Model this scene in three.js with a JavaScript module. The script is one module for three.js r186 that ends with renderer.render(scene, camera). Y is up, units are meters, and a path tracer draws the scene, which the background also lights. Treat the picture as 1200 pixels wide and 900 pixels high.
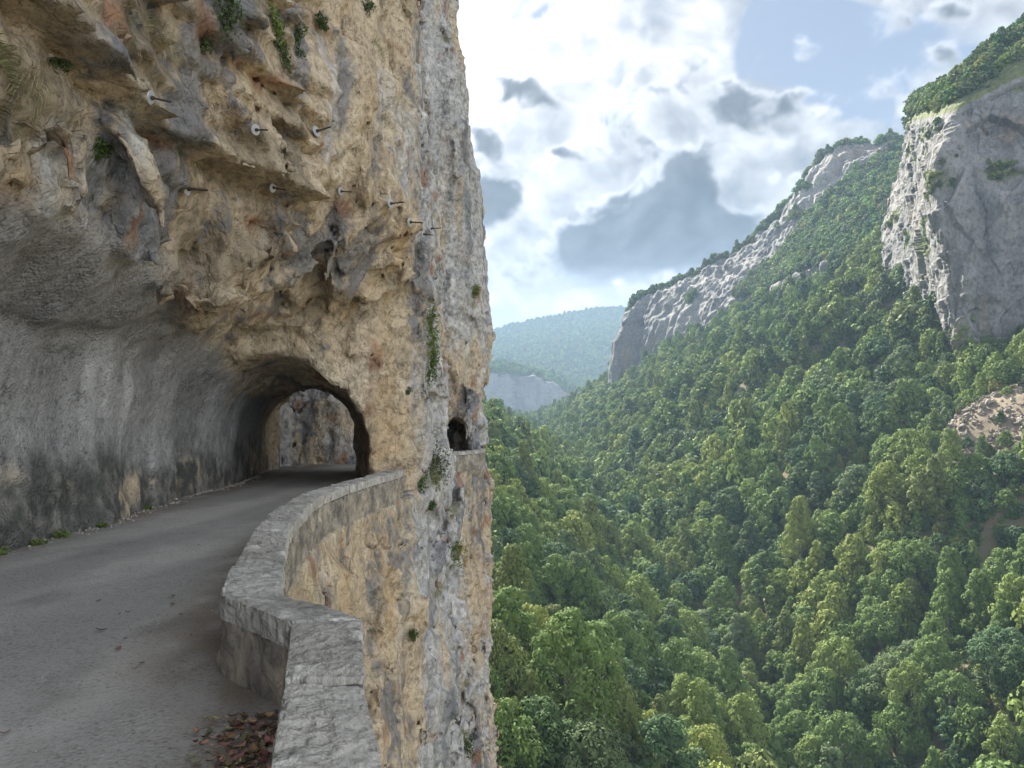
import * as THREE from 'three';
import { mergeGeometries, toCreasedNormals } from 'three/addons/utils/BufferGeometryUtils.js';

// ------------------------------------------------------------------ camera, sky, sun, exposure
const scene = new THREE.Scene();
const EYE = 1.65, PITCH = Math.atan(45 / 900);
const camera = new THREE.PerspectiveCamera(53.13, 4 / 3, 0.05, 12000);
camera.position.set(0, EYE, 0);
camera.rotation.set(PITCH, 0, 0);
scene.add(camera);
const renderer = new THREE.WebGLRenderer({ antialias: true });
renderer.setSize(1024, 768);
renderer.toneMapping = THREE.LinearToneMapping;
renderer.toneMappingExposure = 4.5;
renderer.shadowMap.enabled = true;

const SUN_AZ = -25 * Math.PI / 180, SUN_EL = 45 * Math.PI / 180;
const sunDir = new THREE.Vector3(Math.sin(SUN_AZ) * Math.cos(SUN_EL), Math.sin(SUN_EL), -Math.cos(SUN_AZ) * Math.cos(SUN_EL));
const sun = new THREE.DirectionalLight(new THREE.Color(1.0, 0.93, 0.80), 5);
sun.position.copy(sunDir).multiplyScalar(900);
sun.target.position.set(0, 0, 0);
sun.castShadow = true;
sun.shadow.radius = 2.5;
sun.shadow.mapSize.set(4096, 4096);
Object.assign(sun.shadow.camera, { left: -500, right: 500, top: 500, bottom: -500, near: 1, far: 3000 });
scene.add(sun, sun.target);

// ------------------------------------------------------------------ noise
function rng(seed) { let a = seed >>> 0; return () => { a = (a + 0x6D2B79F5) | 0; let t = Math.imul(a ^ (a >>> 15), 1 | a); t = (t + Math.imul(t ^ (t >>> 7), 61 | t)) ^ t; return ((t ^ (t >>> 14)) >>> 0) / 4294967296; }; }
const PERM = new Uint8Array(512);
{ const r = rng(77), p = [...Array(256).keys()]; for (let i = 255; i > 0; i--) { const j = Math.floor(r() * (i + 1)); [p[i], p[j]] = [p[j], p[i]]; } for (let i = 0; i < 512; i++) PERM[i] = p[i & 255]; }
const G3 = new Float32Array([1, 1, 0, -1, 1, 0, 1, -1, 0, -1, -1, 0, 1, 0, 1, -1, 0, 1, 1, 0, -1, -1, 0, -1, 0, 1, 1, 0, -1, 1, 0, 1, -1, 0, -1, -1, 1, 1, 0, 0, -1, 1, -1, 1, 0, 0, -1, -1]);
function n3(x, y, z) {
  const X0 = Math.floor(x), Y0 = Math.floor(y), Z0 = Math.floor(z);
  x -= X0; y -= Y0; z -= Z0;
  const X = X0 & 255, Y = Y0 & 255, Z = Z0 & 255;
  const u = x * x * x * (x * (x * 6 - 15) + 10), v = y * y * y * (y * (y * 6 - 15) + 10), w = z * z * z * (z * (z * 6 - 15) + 10);
  const A = PERM[X] + Y, AA = PERM[A] + Z, AB = PERM[A + 1] + Z, B = PERM[X + 1] + Y, BA = PERM[B] + Z, BB = PERM[B + 1] + Z;
  const g = (h, a, b, c) => { const k = (h & 15) * 3; return G3[k] * a + G3[k + 1] * b + G3[k + 2] * c; };
  const l = (t, a, b) => a + t * (b - a);
  return l(w, l(v, l(u, g(PERM[AA], x, y, z), g(PERM[BA], x - 1, y, z)), l(u, g(PERM[AB], x, y - 1, z), g(PERM[BB], x - 1, y - 1, z))),
    l(v, l(u, g(PERM[AA + 1], x, y, z - 1), g(PERM[BA + 1], x - 1, y, z - 1)), l(u, g(PERM[AB + 1], x, y - 1, z - 1), g(PERM[BB + 1], x - 1, y - 1, z - 1))));
}
function fbm(x, y, z, o) { let s = 0, a = 0.5; for (let i = 0; i < o; i++) { s += a * n3(x, y, z); x = x * 2.03 + 11.3; y = y * 2.03 + 5.7; z = z * 2.03 + 3.1; a *= 0.5; } return s; }
function hsh(i, j, k) { let h = Math.imul(i, 374761393) ^ Math.imul(j, 668265263) ^ Math.imul(k, 2147483647 - 61) ^ 0x5bd1e995; h = Math.imul(h ^ (h >>> 13), 1274126177); h ^= h >>> 16; return h >>> 0; }
// broken rock: each Voronoi cell is a tilted facet; neighbouring facets meet in steps
function facet(x, y, z) {
  const X = Math.floor(x), Y = Math.floor(y), Z = Math.floor(z);
  let best = 9, bh = 0, bx = 0, by = 0, bz = 0;
  for (let i = -1; i <= 1; i++) for (let j = -1; j <= 1; j++) for (let k = -1; k <= 1; k++) {
    const h = hsh(X + i, Y + j, Z + k);
    const dx = X + i + (h & 1023) / 1023 - x, dy = Y + j + ((h >>> 10) & 1023) / 1023 - y, dz = Z + k + ((h >>> 20) & 1023) / 1023 - z;
    const d = dx * dx + dy * dy + dz * dz;
    if (d < best) { best = d; bh = h; bx = dx; by = dy; bz = dz; }
  }
  const g = Math.imul(bh, 2654435761) >>> 0;
  return ((g & 255) / 255 - 0.5) + ((g >>> 8 & 255) / 128 - 1) * bx + ((g >>> 16 & 255) / 128 - 1) * by + ((g >>> 24 & 255) / 128 - 1) * bz;
}
const clamp = (x, a = 0, b = 1) => x < a ? a : x > b ? b : x;
const sm = (a, b, x) => { const t = clamp((x - a) / (b - a)); return t * t * (3 - 2 * t); };
const mix = (a, b, t) => a + (b - a) * t;
const mix3 = (a, b, t) => [a[0] + (b[0] - a[0]) * t, a[1] + (b[1] - a[1]) * t, a[2] + (b[2] - a[2]) * t];
function lut(xs, ys) {           // piecewise smooth interpolation
  return x => { const n = xs.length; if (x <= xs[0]) return ys[0]; if (x >= xs[n - 1]) return ys[n - 1]; let i = 0; while (x > xs[i + 1]) i++; const t = (x - xs[i]) / (xs[i + 1] - xs[i]); return ys[i] + (ys[i + 1] - ys[i]) * t; };
}

// ------------------------------------------------------------------ the sky: air and clouds, by direction
{
  const W = 3072, H = 1536, data = new Float32Array(W * H * 4);
  // cumulus banks [bearing, height, width, height, weight] and the clear gaps of the veil behind them
  const banks = [[818, 185, 30, 46, 0.95], [800, 232, 60, 38, 1], [775, 268, 96, 34, 1.05], [712, 298, 84, 26, 0.9], [858, 268, 44, 26, 0.7], [650, 325, 80, 17, 0.6], [790, 308, 60, 14, 0.6],
    [584, 218, 40, 36, 0.95], [600, 232, 26, 22, 0.5], [578, 165, 20, 24, 0.7], [668, 177, 34, 13, 0.8], [610, 106, 42, 17, 0.8], [640, 92, 20, 12, 0.5], [752, 140, 32, 34, 0.6], [905, 128, 62, 24, 0.85], [850, 104, 40, 24, 0.55], [960, 108, 34, 15, 0.6], [780, 70, 50, 24, 0.4],
    [872, 300, 66, 20, 0.8], [962, 63, 17, 13, 0.62], [1122, 12, 56, 13, 0.62], [1135, 57, 14, 11, 0.6], [930, 205, 34, 14, 0.5]];
  const gaps = [[955, 30, 78, 44, 1.1], [1048, 92, 62, 50, 1.1], [1010, 60, 64, 44, 0.9], [892, 14, 24, 24, 0.8], [1190, 60, 70, 36, 0.7], [706, 112, 22, 22, 0.75], [690, 60, 16, 14, 0.5], [1040, 30, 80, 30, 0.9], [880, 62, 22, 22, 0.6], [640, 8, 20, 12, 0.6], [988, 122, 34, 12, 0.6], [730, 70, 14, 14, 0.5]];
  const density = (x, y, z, full) => {                     // [veil, grain, cumulus] along a direction
    const w1 = fbm(x * 9, y * 9, z * 9, 3), w2 = fbm(x * 9 + 7, y * 9 + 3, z * 9, 3);
    const X = x + 0.04 * w1, Y = y + 0.04 * w2, k = 1 / (Math.max(y, 0) + 0.5);
    const mid = fbm(X * 9 + 1, Y * 11, z * 9, 3), det = fbm(X * 24 + 1, Y * 28, z * 24, full);
    let cu = 0, gap = 0, tb = 0; { let f = 16, a = 0.5; for (let i = 0; i < full; i++) { tb += a * Math.abs(n3(X * f + 9, Y * f * 1.15, z * f)); f *= 2.05; a *= 0.55; } }
    if (z < -0.2) {
      const px = 600 + 900 * x / -z + 50 * w1 + 26 * det, py = 495 - 900 * y / -z + 40 * w2 + 26 * det;
      for (const b of banks) { const u = (px - b[0]) / b[2], v = (py - b[1]) / b[3], e = u * u + v * v; if (e < 6) cu += b[4] * Math.exp(-e); }
      for (const b of gaps) { const u = (px - b[0]) / b[2], v = (py - b[1]) / b[3], e = u * u + v * v; if (e < 6) gap += b[4] * Math.exp(-e); }
    }
    const own = 0.75 * fbm(x * k * 3 + 3, y * 5, z * k * 3, 3) + 0.5 * mid;                       // cumulus all round the sky
    const far = z < -0.2 ? sm(0.8, 1.15, Math.hypot(x / -z / 0.9, y / -z / 0.9)) : 1;
    cu = cu + far * Math.max(0, own * 2.2 + 0.25) - 0.06 + 0.8 * mid + 0.35 * det - 1.35 * tb;
    return [0.75 + 1.0 * mid + 0.8 * det - gap * 1.25 + 0.15 * sm(0.5, 0.25, y), det + 0.6 * mid, cu];
  };
  for (let j = 0; j < H; j++) {
    const el = ((j + 0.5) / H - 0.5) * Math.PI, y = Math.sin(el), c = Math.cos(el);
    for (let i = 0; i < W; i++) {
      const o = (j * W + i) * 4; data[o + 3] = 1;
      if (y < -0.03) { data[o] = 0.15; data[o + 1] = 0.17; data[o + 2] = 0.17; continue; }
      const az = ((i + 0.5) / W - 0.5) * 2 * Math.PI, x = Math.cos(az) * c, z = Math.sin(az) * c;
      const cs = x * sunDir.x + y * sunDir.y + z * sunDir.z, cp = Math.max(cs, 0);
      const glow = 1.1 * Math.pow(cp, 50) + 0.50 * Math.pow(cp, 9);
      const inside = z < -0.45 && y < 0.62 && Math.abs(x) < 0.62, q = density(x, y, z, inside ? 6 : 3);
      let rim = 0;
      if (inside) { const e = 0.014, q2 = density(x + sunDir.x * e - 0.004, y + sunDir.y * e, z, 4); rim = clamp((q[2] - q2[2]) * 0.9, -0.3, 0.6); }
      const h = Math.pow(clamp(y), 0.6), backFill = sm(0.35, -0.45, cs), low = sm(0.205, 0.178, y + 0.02 * q[1]);   // clouds opposite the sun whiter, and raised to light the shaded near rock
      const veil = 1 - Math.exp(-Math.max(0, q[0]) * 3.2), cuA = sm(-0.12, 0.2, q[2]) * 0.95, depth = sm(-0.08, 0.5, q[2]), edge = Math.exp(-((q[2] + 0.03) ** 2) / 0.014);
      const vL = mix(0.118, 0.78, backFill) * (1 + 1.35 * q[1]) + 0.012, cL = mix(mix(0.15, mix(0.026 * (1 + 0.9 * q[1]), 0.13, low), depth), 0.80, backFill) * (1 + 0.25 * q[1] + rim * (1 - 0.6 * depth));
      for (let m = 0; m < 3; m++) {
        const air = mix([0.135, 0.155, 0.18][m], [0.032, 0.050, 0.092][m], h), tint = [0.90, 1.0, 1.13][m], pale = [0.985, 1, 1.025][m];
        const back = mix(air + glow * 0.3, vL * pale + glow * 0.9 * (1 + 0.5 * q[1]), veil);
        data[o + m] = mix(back, cL * mix(pale, tint, depth) + glow * mix(0.55, 0.05, depth), cuA) + edge * (0.02 + 0.15 * glow) * (1 - low) * (0.6 + clamp(rim * 2, -0.5, 1));
      }
    }
  }
  const tex = new THREE.DataTexture(data, W, H, THREE.RGBAFormat, THREE.FloatType);
  tex.mapping = THREE.EquirectangularReflectionMapping;
  tex.magFilter = THREE.LinearFilter; tex.minFilter = THREE.LinearFilter; tex.needsUpdate = true;
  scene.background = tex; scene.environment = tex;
}
console.log('sky', performance.now());
scene.fog = new THREE.FogExp2(new THREE.Color(0.48, 0.70, 1.0), 0.00013);

// ------------------------------------------------------------------ helpers for objects
const taken = new Map();
function numbered(n) { const k = taken.get(n) || 0; taken.set(n, k + 1); return k ? `${n}_${String(k).padStart(3, '0')}` : n; }
function tag(o, label, category, group, kind) { if (label) o.userData.label = label; if (category) o.userData.category = category; if (group) o.userData.group = group; if (kind) o.userData.kind = kind; return o; }
function put(o, name, parent = scene) { o.name = parent === scene ? numbered(name) : name; o.traverse?.(c => { if (c.isMesh) { c.castShadow = true; c.receiveShadow = true; } }); parent.add(o); return o; }
function mesh(name, geo, mat, parent = scene) { return put(new THREE.Mesh(geo, mat), name, parent); }
function geom(pos, idx, col, uv, nor) {
  const g = new THREE.BufferGeometry();
  g.setAttribute('position', new THREE.BufferAttribute(pos instanceof Float32Array ? pos : new Float32Array(pos), 3));
  if (idx) g.setIndex(new THREE.BufferAttribute(idx instanceof Uint32Array ? idx : new Uint32Array(idx), 1));
  if (col) g.setAttribute('color', new THREE.BufferAttribute(col instanceof Float32Array ? col : new Float32Array(col), 3));
  if (uv) g.setAttribute('uv', new THREE.BufferAttribute(uv instanceof Float32Array ? uv : new Float32Array(uv), 2));
  if (nor) g.setAttribute('normal', new THREE.BufferAttribute(nor instanceof Float32Array ? nor : new Float32Array(nor), 3)); else g.computeVertexNormals();
  return g;
}
// a tiling grey texture: fn(u, v) with u, v on a torus mapped through 4-D-like circles of noise is costly, so tile by blending
function tileTex(N, fn, srgb) {
  const a = new Float32Array(N * N * 3), d = new Uint8Array(N * N * 4);
  const raw = (i, j) => fn(i / N, j / N);
  for (let j = 0; j < N; j++) for (let i = 0; i < N; i++) {
    const u = i / N, v = j / N, wu = sm(0.8, 1, u), wv = sm(0.8, 1, v);
    let c = raw(i, j);
    if (wu > 0 || wv > 0) {
      const c1 = wu > 0 ? raw(i - N, j) : c, c2 = wv > 0 ? raw(i, j - N) : c, c3 = wu > 0 && wv > 0 ? raw(i - N, j - N) : wu > 0 ? c1 : c2;
      c = c.map((q, k) => mix(mix(q, c1[k], wu), mix(c2[k], c3[k], wu), wv));
    }
    const o = (j * N + i) * 4; for (let k = 0; k < 3; k++) d[o + k] = clamp(c[k]) * 255; d[o + 3] = 255;
  }
  const t = new THREE.DataTexture(d, N, N, THREE.RGBAFormat, THREE.UnsignedByteType);
  t.wrapS = t.wrapT = THREE.RepeatWrapping; t.magFilter = THREE.LinearFilter; t.minFilter = THREE.LinearMipmapLinearFilter; t.generateMipmaps = true;
  if (srgb) t.colorSpace = THREE.SRGBColorSpace; t.needsUpdate = true;
  return t;
}
// ------------------------------------------------------------------ the near cliff as one solid: rock above the road, rock below it, the tunnel bored through
const YL = [0, 1.5, 2.6, 3.2, 3.8, 4.4, 5.2, 6.2, 6.8, 7.5, 8.5, 10, 12, 16, 20, 30, 50];
const UP = [
  [-14, -6.4, -6.5, -6.35, -5.7, -4.85, -4.6, -4.5, -4.5, -4.4, -4.0, -3.9, -3.8, -3.8, -3.9, -4.1, -5, -9],
  [8, -6.4, -6.5, -6.35, -5.7, -4.85, -4.6, -4.5, -4.5, -4.4, -4.0, -3.9, -3.8, -3.8, -3.9, -4.1, -5, -9],
  [10, -6.5, -6.6, -6.45, -5.8, -4.9, -4.6, -4.5, -4.45, -4.4, -4.1, -4.0, -3.9, -3.9, -4, -4.2, -5, -9],
  [12, -6.6, -6.7, -6.6, -6.0, -5.1, -4.55, -4.25, -4.15, -4.1, -4.1, -3.9, -3.85, -3.9, -3.9, -4.2, -5, -9],
  [14, -6.75, -6.85, -6.75, -6.3, -5.45, -4.7, -3.95, -3.65, -3.6, -3.55, -3.6, -3.7, -3.7, -3.8, -4.2, -5, -9],
  [16, -6.95, -7.0, -6.95, -6.5, -5.7, -4.75, -3.7, -3.0, -2.95, -2.9, -2.95, -3.05, -3.1, -3.3, -3.8, -5, -9],
  [17.5, -7.1, -7.15, -7.05, -6.6, -5.6, -4.3, -3.1, -2.5, -2.45, -2.4, -2.45, -2.6, -2.7, -3, -3.6, -5, -9],
  [19, -2.25, -2.3, -2.3, -2.3, -2.3, -2.3, -2.25, -2.2, -2.2, -2.2, -2.3, -2.5, -2.6, -2.9, -3.5, -5, -9],
  [20, -1.8, -1.85, -2.0, -2.05, -2.1, -2.1, -2.1, -2.15, -2.2, -2.2, -2.3, -2.45, -2.6, -2.9, -3.5, -5, -9],
  [22, -1.95, -2.0, -2.1, -2.15, -2.2, -2.2, -2.2, -2.25, -2.3, -2.3, -2.4, -2.5, -2.7, -3.0, -3.6, -5, -9],
  [25.6, -3, -3.2, -3.4, -3.4, -3.5, -3.5, -3.5, -3.5, -3.5, -3.5, -3.5, -3.6, -3.7, -4, -4.4, -5.5, -9],
  [27.6, -8.4, -8.5, -8.5, -8.5, -8.4, -8.3, -8.2, -8, -7.8, -7.6, -7.4, -7.2, -7, -7, -7, -7.5, -9],
  [30.3, -8.8, -8.9, -8.8, -8.8, -8.6, -8.4, -8.2, -8, -7.8, -7.6, -7.4, -7.2, -7, -7, -7, -7.5, -9],
  [31.3, -2.3, -2.3, -2.3, -2.2, -2.05, -1.85, -1.75, -1.7, -1.7, -1.75, -1.8, -1.9, -2.1, -2.5, -3.1, -4.4, -9],
  [33, -1.45, -1.45, -1.4, -1.3, -1.22, -1.12, -1.05, -1.05, -1.05, -1.1, -1.18, -1.35, -1.58, -2.05, -2.65, -4, -8],
  [36, -1.7, -1.7, -1.7, -1.6, -1.5, -1.4, -1.35, -1.35, -1.35, -1.4, -1.5, -1.7, -2, -2.5, -3.1, -4.4, -9],
  [40, -6, -6, -6, -5.5, -5, -5, -5, -5, -5, -5, -5, -5, -5.2, -5.5, -6, -7, -10],
  [48, -14, -14, -14, -14, -14, -14, -14, -14, -14, -14, -14, -14, -14, -14, -14, -14, -14]];
const XO0 = lut([-14, -1.2, 0.6, 1.7, 2.56, 3.4, 4.42, 4.8, 5.15, 5.75, 7.0, 9.0, 12, 14, 17.4, 18.7, 20, 22, 25, 28, 30, 31, 32, 33, 35, 36.5, 40, 48],
  [3.2, 0.97, 0.22, -0.18, -0.395, -0.625, -0.84, -1.18, -1.53, -1.68, -2.03, -2.5, -2.93, -2.9, -2.68, -2.3, -1.95, -2.0, -2.4, -2.5, -2.1, -1.6, -1.22, -1.12, -1.15, -1.6, -5, -14]);
const LOWY = [-60, -30, -16, -8, -3, 0];
const lowNear = lut(LOWY, [16, 4, 1.3, 0.55, 0.15, 0]), lowMid = lut(LOWY, [16, 4.5, 1.3, 0.7, 0.22, 0]), lowFar = lut(LOWY, [14, 2, 0.22, 0.12, 0.02, 0]);
// tables on fine grids
const TD0 = -14, TDs = 0.25, TDn = 249, TY0 = 0, TYs = 0.2, TYn = 251;
const TX = new Float32Array(TDn * TYn);
{
  const rows = UP.map(r => lut(YL, r.slice(1)));
  for (let i = 0; i < TDn; i++) { const d = TD0 + i * TDs; let k = 0; while (k < UP.length - 2 && d > UP[k + 1][0]) k++; const t = clamp((d - UP[k][0]) / (UP[k + 1][0] - UP[k][0])); const s = t * t * (3 - 2 * t) * 0.6 + t * 0.4; for (let j = 0; j < TYn; j++) { const y = TY0 + j * TYs; TX[i * TYn + j] = mix(rows[k](y), rows[k + 1](y), s); } }
  for (let pass = 0; pass < 2; pass++) { const c = TX.slice(); for (let i = 1; i < TDn - 1; i++) for (let j = 1; j < TYn - 1; j++) TX[i * TYn + j] = (c[i * TYn + j] * 2 + c[i * TYn + j - 1] + c[i * TYn + j + 1] + c[(i - 1) * TYn + j] + c[(i + 1) * TYn + j]) / 6; }
}
function upper(x, y, d) {
  let a = (d - TD0) / TDs, b = (Math.max(y, 0) - TY0) / TYs;
  a = clamp(a, 0, TDn - 1.001); b = clamp(b, 0, TYn - 1.001);
  const i = a | 0, j = b | 0, u = a - i, v = b - j, o = i * TYn + j;
  const p = TX[o], q = TX[o + 1], r = TX[o + TYn], s = TX[o + TYn + 1];
  const gx = (mix(r, s, v) - mix(p, q, v)) / TDs, gy = (mix(q, s, u) - mix(p, r, u)) / TYs;
  return (x - mix(mix(p, q, v), mix(r, s, v), u)) / Math.sqrt(1 + gx * gx + gy * gy);
}
const tunL = lut([10, 17, 19, 21, 24, 26, 30], [-6.9, -7.3, -7.3, -7.45, -7.9, -8.3, -8.7]), tunR = lut([14, 19, 20, 22, 26, 30], [-3.0, -3.45, -3.55, -4.1, -5.35, -5.4]), tunH = lut([16, 18, 20, 22, 26, 30], [3.05, 2.8, 2.7, 2.65, 2.75, 3.0]);
function tunnel(x, y, d) {         // negative inside the bore
  if (d > 30 && d < 40) { const w = 0.82 + 0.25 * n3(x * 1.5, y * 1.5, d * 0.7), c = -2.2 - 0.1 * Math.max(0, d - 32) ** 1.9, q = Math.abs(x - c) - w, yc = 1.35; return Math.max(y > yc ? Math.hypot(x - c, (y - yc) * 1.15) - w : q, -0.5 - y, d - 38.5); }
  if (d < 16 || d > 29) return 5;
  const L = tunL(d), R = tunR(d), c = (L + R) / 2, w = (R - L) / 2, H = tunH(d) + 0.42 * sm(0.3, -2.4, d - 18.4 - Math.max(0, -3.6 - x) * 1.35), r = w * 0.92, yc = H - r * 0.95;
  const dx = Math.abs(x - c);
  const side = dx - w;
  const top = y > yc ? Math.hypot(dx * (r / w), (y - yc)) - r : side;
  return Math.max(Math.max(side, top), -0.6 - y, 16.2 - d, d - 28.8);
}
const shotX = lut([0, 8, 10, 12, 14, 18, 24], [-4.8, -4.8, -4.95, -5.45, -6.0, -6.7, -7.4]);
function shotMask(x, y, z) {
  const d = -z; if (d > 27 || y > 6) return 0;
  const w = 0.35 * n3(x * 0.8 + 4, y * 0.8, z * 0.8);
  return sm(0.25, -0.25, x - shotX(d) + w) * sm(4.2, 3.8, y + w) * sm(26, 23, d);
}
function rockNoise(x, y, z, shot, b) {
  const d = -z;
  const rough = 1 - shot;
  let n = 0.42 * fbm(x * 0.3, y * 0.3, z * 0.3, 2);
  n += shot > 0 ? shot * (0.18 * n3(x * 0.5 + 9, y * 0.35, z * 0.5) + sm(2.2, 3.0, y) * (0.34 * n3(x * 0.9 + 2, y * 0.9, z * 0.75) + 0.12 * n3(x * 2.3, y * 2.3, z * 1.9)) + 0.05 * n3(x * 1.6, y * 1.2, z * 1.6) + (y < 2 ? 0.09 * sm(1.0, 0.4, y + 0.6 * n3(x, y + 5, z * 0.9)) * (n3(x * 3, y * 3, z * 3) + facet(x * 2, y * 2, z * 2)) : 0)) : 0;
  if (rough > 0.01) {
    const flute = d > 18.6 || y < -0.3 ? 1 : 0.35;
    let bed = 0, m = 0.15 * fbm(x * 0.95 + 2, y * 0.7, z * 0.95, 3);
    m += flute * (0.34 * n3(x * 1.25, y * 0.16, z * 1.25) + 0.16 * n3(x * 3.1, y * 0.35, z * 3.1 + 7));
    if (d < 15 && y > 4.6) {                              // bedded limestone high on the left
      const w = sm(15.5, 13.5, d) * sm(4.0, 5.5, y), s = y * 1.9 + 0.35 * n3(x * 0.4, y * 0.2, z * 0.4) + 0.05 * z, i = Math.floor(s), f = s - i;
      const q = (z + x * 0.5) * 0.8 + (hsh(i, 5, 2) & 255) / 128 + 0.5 * n3(x * 0.7, i * 3.1, z * 0.7), j = Math.floor(q);
      bed = w; m += w * (0.30 * (f - 0.5) + 0.42 * ((hsh(i, 3, 9) & 255) / 255 - 0.5) + 0.30 * ((hsh(i, j, 7) & 255) / 255 - 0.5) + 0.16 * sm(0.07, 0, Math.min(q - j, j + 1 - q)));
    }
    if (d > 12 && d < 18.5) m += 0.3 * sm(9.3, 9.7, y + 0.3 * n3(x, 3, z * 0.7)) * sm(12, 13, d) * sm(18.5, 17.5, d);
    if (Math.abs(b + n + rough * m) < 0.5) {
      const calm = y < -0.2 ? 0.6 : mix(1, 0.45, sm(5.8, 7, y) * sm(12.5, 14, d)) * (d > 18.8 ? 0.75 : 1) * (1 + 0.55 * sm(2.6, 3.6, y) * sm(7.2, 6, y) * sm(18.6, 17.5, d)) * (1 - 0.72 * bed);
      const wx = 0.35 * n3(x * 0.9, y * 0.9, z * 0.9 + 40), wy = 0.35 * n3(x * 0.9 + 20, y * 0.9, z * 0.9);
      m += calm * (0.32 * facet((x + wx) * 0.5, (y + wy) * 0.45, (z + wx) * 0.5) + 0.22 * facet((x + wx) * 0.95 + 8, (y + wy) * 0.85, (z + wx) * 0.95));
      m += 0.30 * sm(0.075, 0.0, Math.abs(n3(x * 0.8 + wy, y * 0.22 + 3, z * 0.8))) * sm(-0.1, 0.2, n3(x * 0.3, y * 0.3 + 8, z * 0.3));      // upright joints
      if (Math.abs(b + n + rough * m) < 0.3) m += (0.3 + 0.7 * calm) * 0.16 * facet((x + wy) * 1.7 + 31, (y + wx) * 1.5, z * 1.7) + (0.5 + 0.5 * calm) * 0.08 * facet(x * 3.9 + 7, y * 3.4, z * 3.9) + 0.03 * n3(x * 5, y * 5, z * 5);
    }
    n += rough * m;
  }
  return n;
}
function upperField(x, y, z) { return y < -1.2 ? 9 : Math.max(Math.max(upper(x, y, -z), -tunnel(x, y, -z) * 0.9), -0.9 - y); }
function lowerField(x, y, z) {
  if (y > 0.3) return 9;
  const d = -z, w1 = sm(4, 7, d) * sm(19, 17, d), w2 = sm(17, 19.5, d);
  const off = mix(mix(lowNear(y), lowMid(y), w1), lowFar(y), w2);
  return (x - XO0(d) - off) * 0.8;
}
function baseField(x, y, z) { return Math.min(upperField(x, y, z), Math.max(lowerField(x, y, z), y + 0.12)); }
function field(x, y, z) {
  const u = upperField(x, y, z), l = lowerField(x, y, z), b = Math.min(u, Math.max(l, y + 0.12));
  if (b > 1.3 || b < -1.3) return b;
  const d = -z, n = rockNoise(x, y, z, shotMask(x, y, z), b);
  const nu = n * (d > 15 && d < 29 && y < 5.5 && y > -0.2 ? mix(0.3, 1, sm(0.1, 1.2, Math.abs(tunnel(x, y, Math.max(d, 16.8))))) : 1);
  const k = sm(-0.15, -1.1, y);                           // the shelf that carries road and parapet stays whole
  return Math.min(u + nu, Math.max(l + mix(Math.max(0, n) * 0.15, n, k), y + 0.12 + 0.03 * Math.abs(n)));
}
// surface nets on a sparse grid
function netMesh(x0, x1, y0, y1, z0, z1, h, fld, base) {
  const B = 16, nx = Math.ceil((x1 - x0) / h / B), ny = Math.ceil((y1 - y0) / h / B), nz = Math.ceil((z1 - z0) / h / B);
  const pos = [], idx = [], ids = new Map(), S = 18, val = new Float32Array(S * S * S), SY = ny * B + 4, SZ = nz * B + 4;
  const mg = 0.8, cnt = 6;
  for (let bi = 0; bi < nx; bi++) for (let bj = 0; bj < ny; bj++) for (let bk = 0; bk < nz; bk++) {
    const ox = x0 + bi * B * h, oy = y0 + bj * B * h, oz = z0 + bk * B * h, L = B * h + 2 * mg;
    let neg = false, posi = false;
    for (let i = 0; i < cnt && !(neg && posi); i++) for (let j = 0; j < cnt && !(neg && posi); j++) for (let k = 0; k < cnt; k++) { if (base(ox - mg + L * i / (cnt - 1), oy - mg + L * j / (cnt - 1), oz - mg + L * k / (cnt - 1)) < 0) neg = true; else posi = true; if (neg && posi) break; }
    if (!(neg && posi)) continue;
    for (let i = 0; i < S; i++) for (let j = 0; j < S; j++) for (let k = 0; k < S; k++) val[(i * S + j) * S + k] = fld(ox + (i - 1) * h, oy + (j - 1) * h, oz + (k - 1) * h);
    const vert = (i, j, k) => {                             // cell with low corner (i, j, k) of the array
      const key = ((bi * B + i) * SY + (bj * B + j)) * SZ + (bk * B + k);
      let id = ids.get(key); if (id !== undefined) return id;
      let sx = 0, sy = 0, sz = 0, n = 0;
      const c = (a, b, e) => val[((i + a) * S + j + b) * S + k + e];
      const edge = (a, b, e, a2, b2, e2) => { const p = c(a, b, e), q = c(a2, b2, e2); if ((p < 0) !== (q < 0)) { const t = p / (p - q); sx += a + (a2 - a) * t; sy += b + (b2 - b) * t; sz += e + (e2 - e) * t; n++; } };
      for (let a = 0; a < 2; a++) for (let b = 0; b < 2; b++) { edge(0, a, b, 1, a, b); edge(a, 0, b, a, 1, b); edge(a, b, 0, a, b, 1); }
      id = pos.length / 3; ids.set(key, id);
      pos.push(ox + (i - 1 + sx / n) * h, oy + (j - 1 + sy / n) * h, oz + (k - 1 + sz / n) * h);
      return id;
    };
    for (let i = 1; i < S - 1; i++) for (let j = 1; j < S - 1; j++) for (let k = 1; k < S - 1; k++) {
      const v = val[(i * S + j) * S + k] < 0;
      if (v !== val[((i + 1) * S + j) * S + k] < 0) { const a = vert(i, j - 1, k - 1), b = vert(i, j, k - 1), c = vert(i, j, k), e = vert(i, j - 1, k); v ? idx.push(a, b, c, a, c, e) : idx.push(a, c, b, a, e, c); }
      if (v !== val[(i * S + j + 1) * S + k] < 0) { const a = vert(i - 1, j, k - 1), b = vert(i - 1, j, k), c = vert(i, j, k), e = vert(i, j, k - 1); v ? idx.push(a, b, c, a, c, e) : idx.push(a, c, b, a, e, c); }
      if (v !== val[(i * S + j) * S + k + 1] < 0) { const a = vert(i - 1, j - 1, k), b = vert(i, j - 1, k), c = vert(i, j, k), e = vert(i - 1, j, k); v ? idx.push(a, b, c, a, c, e) : idx.push(a, c, b, a, e, c); }
    }
  }
  return { pos, idx };
}
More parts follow.
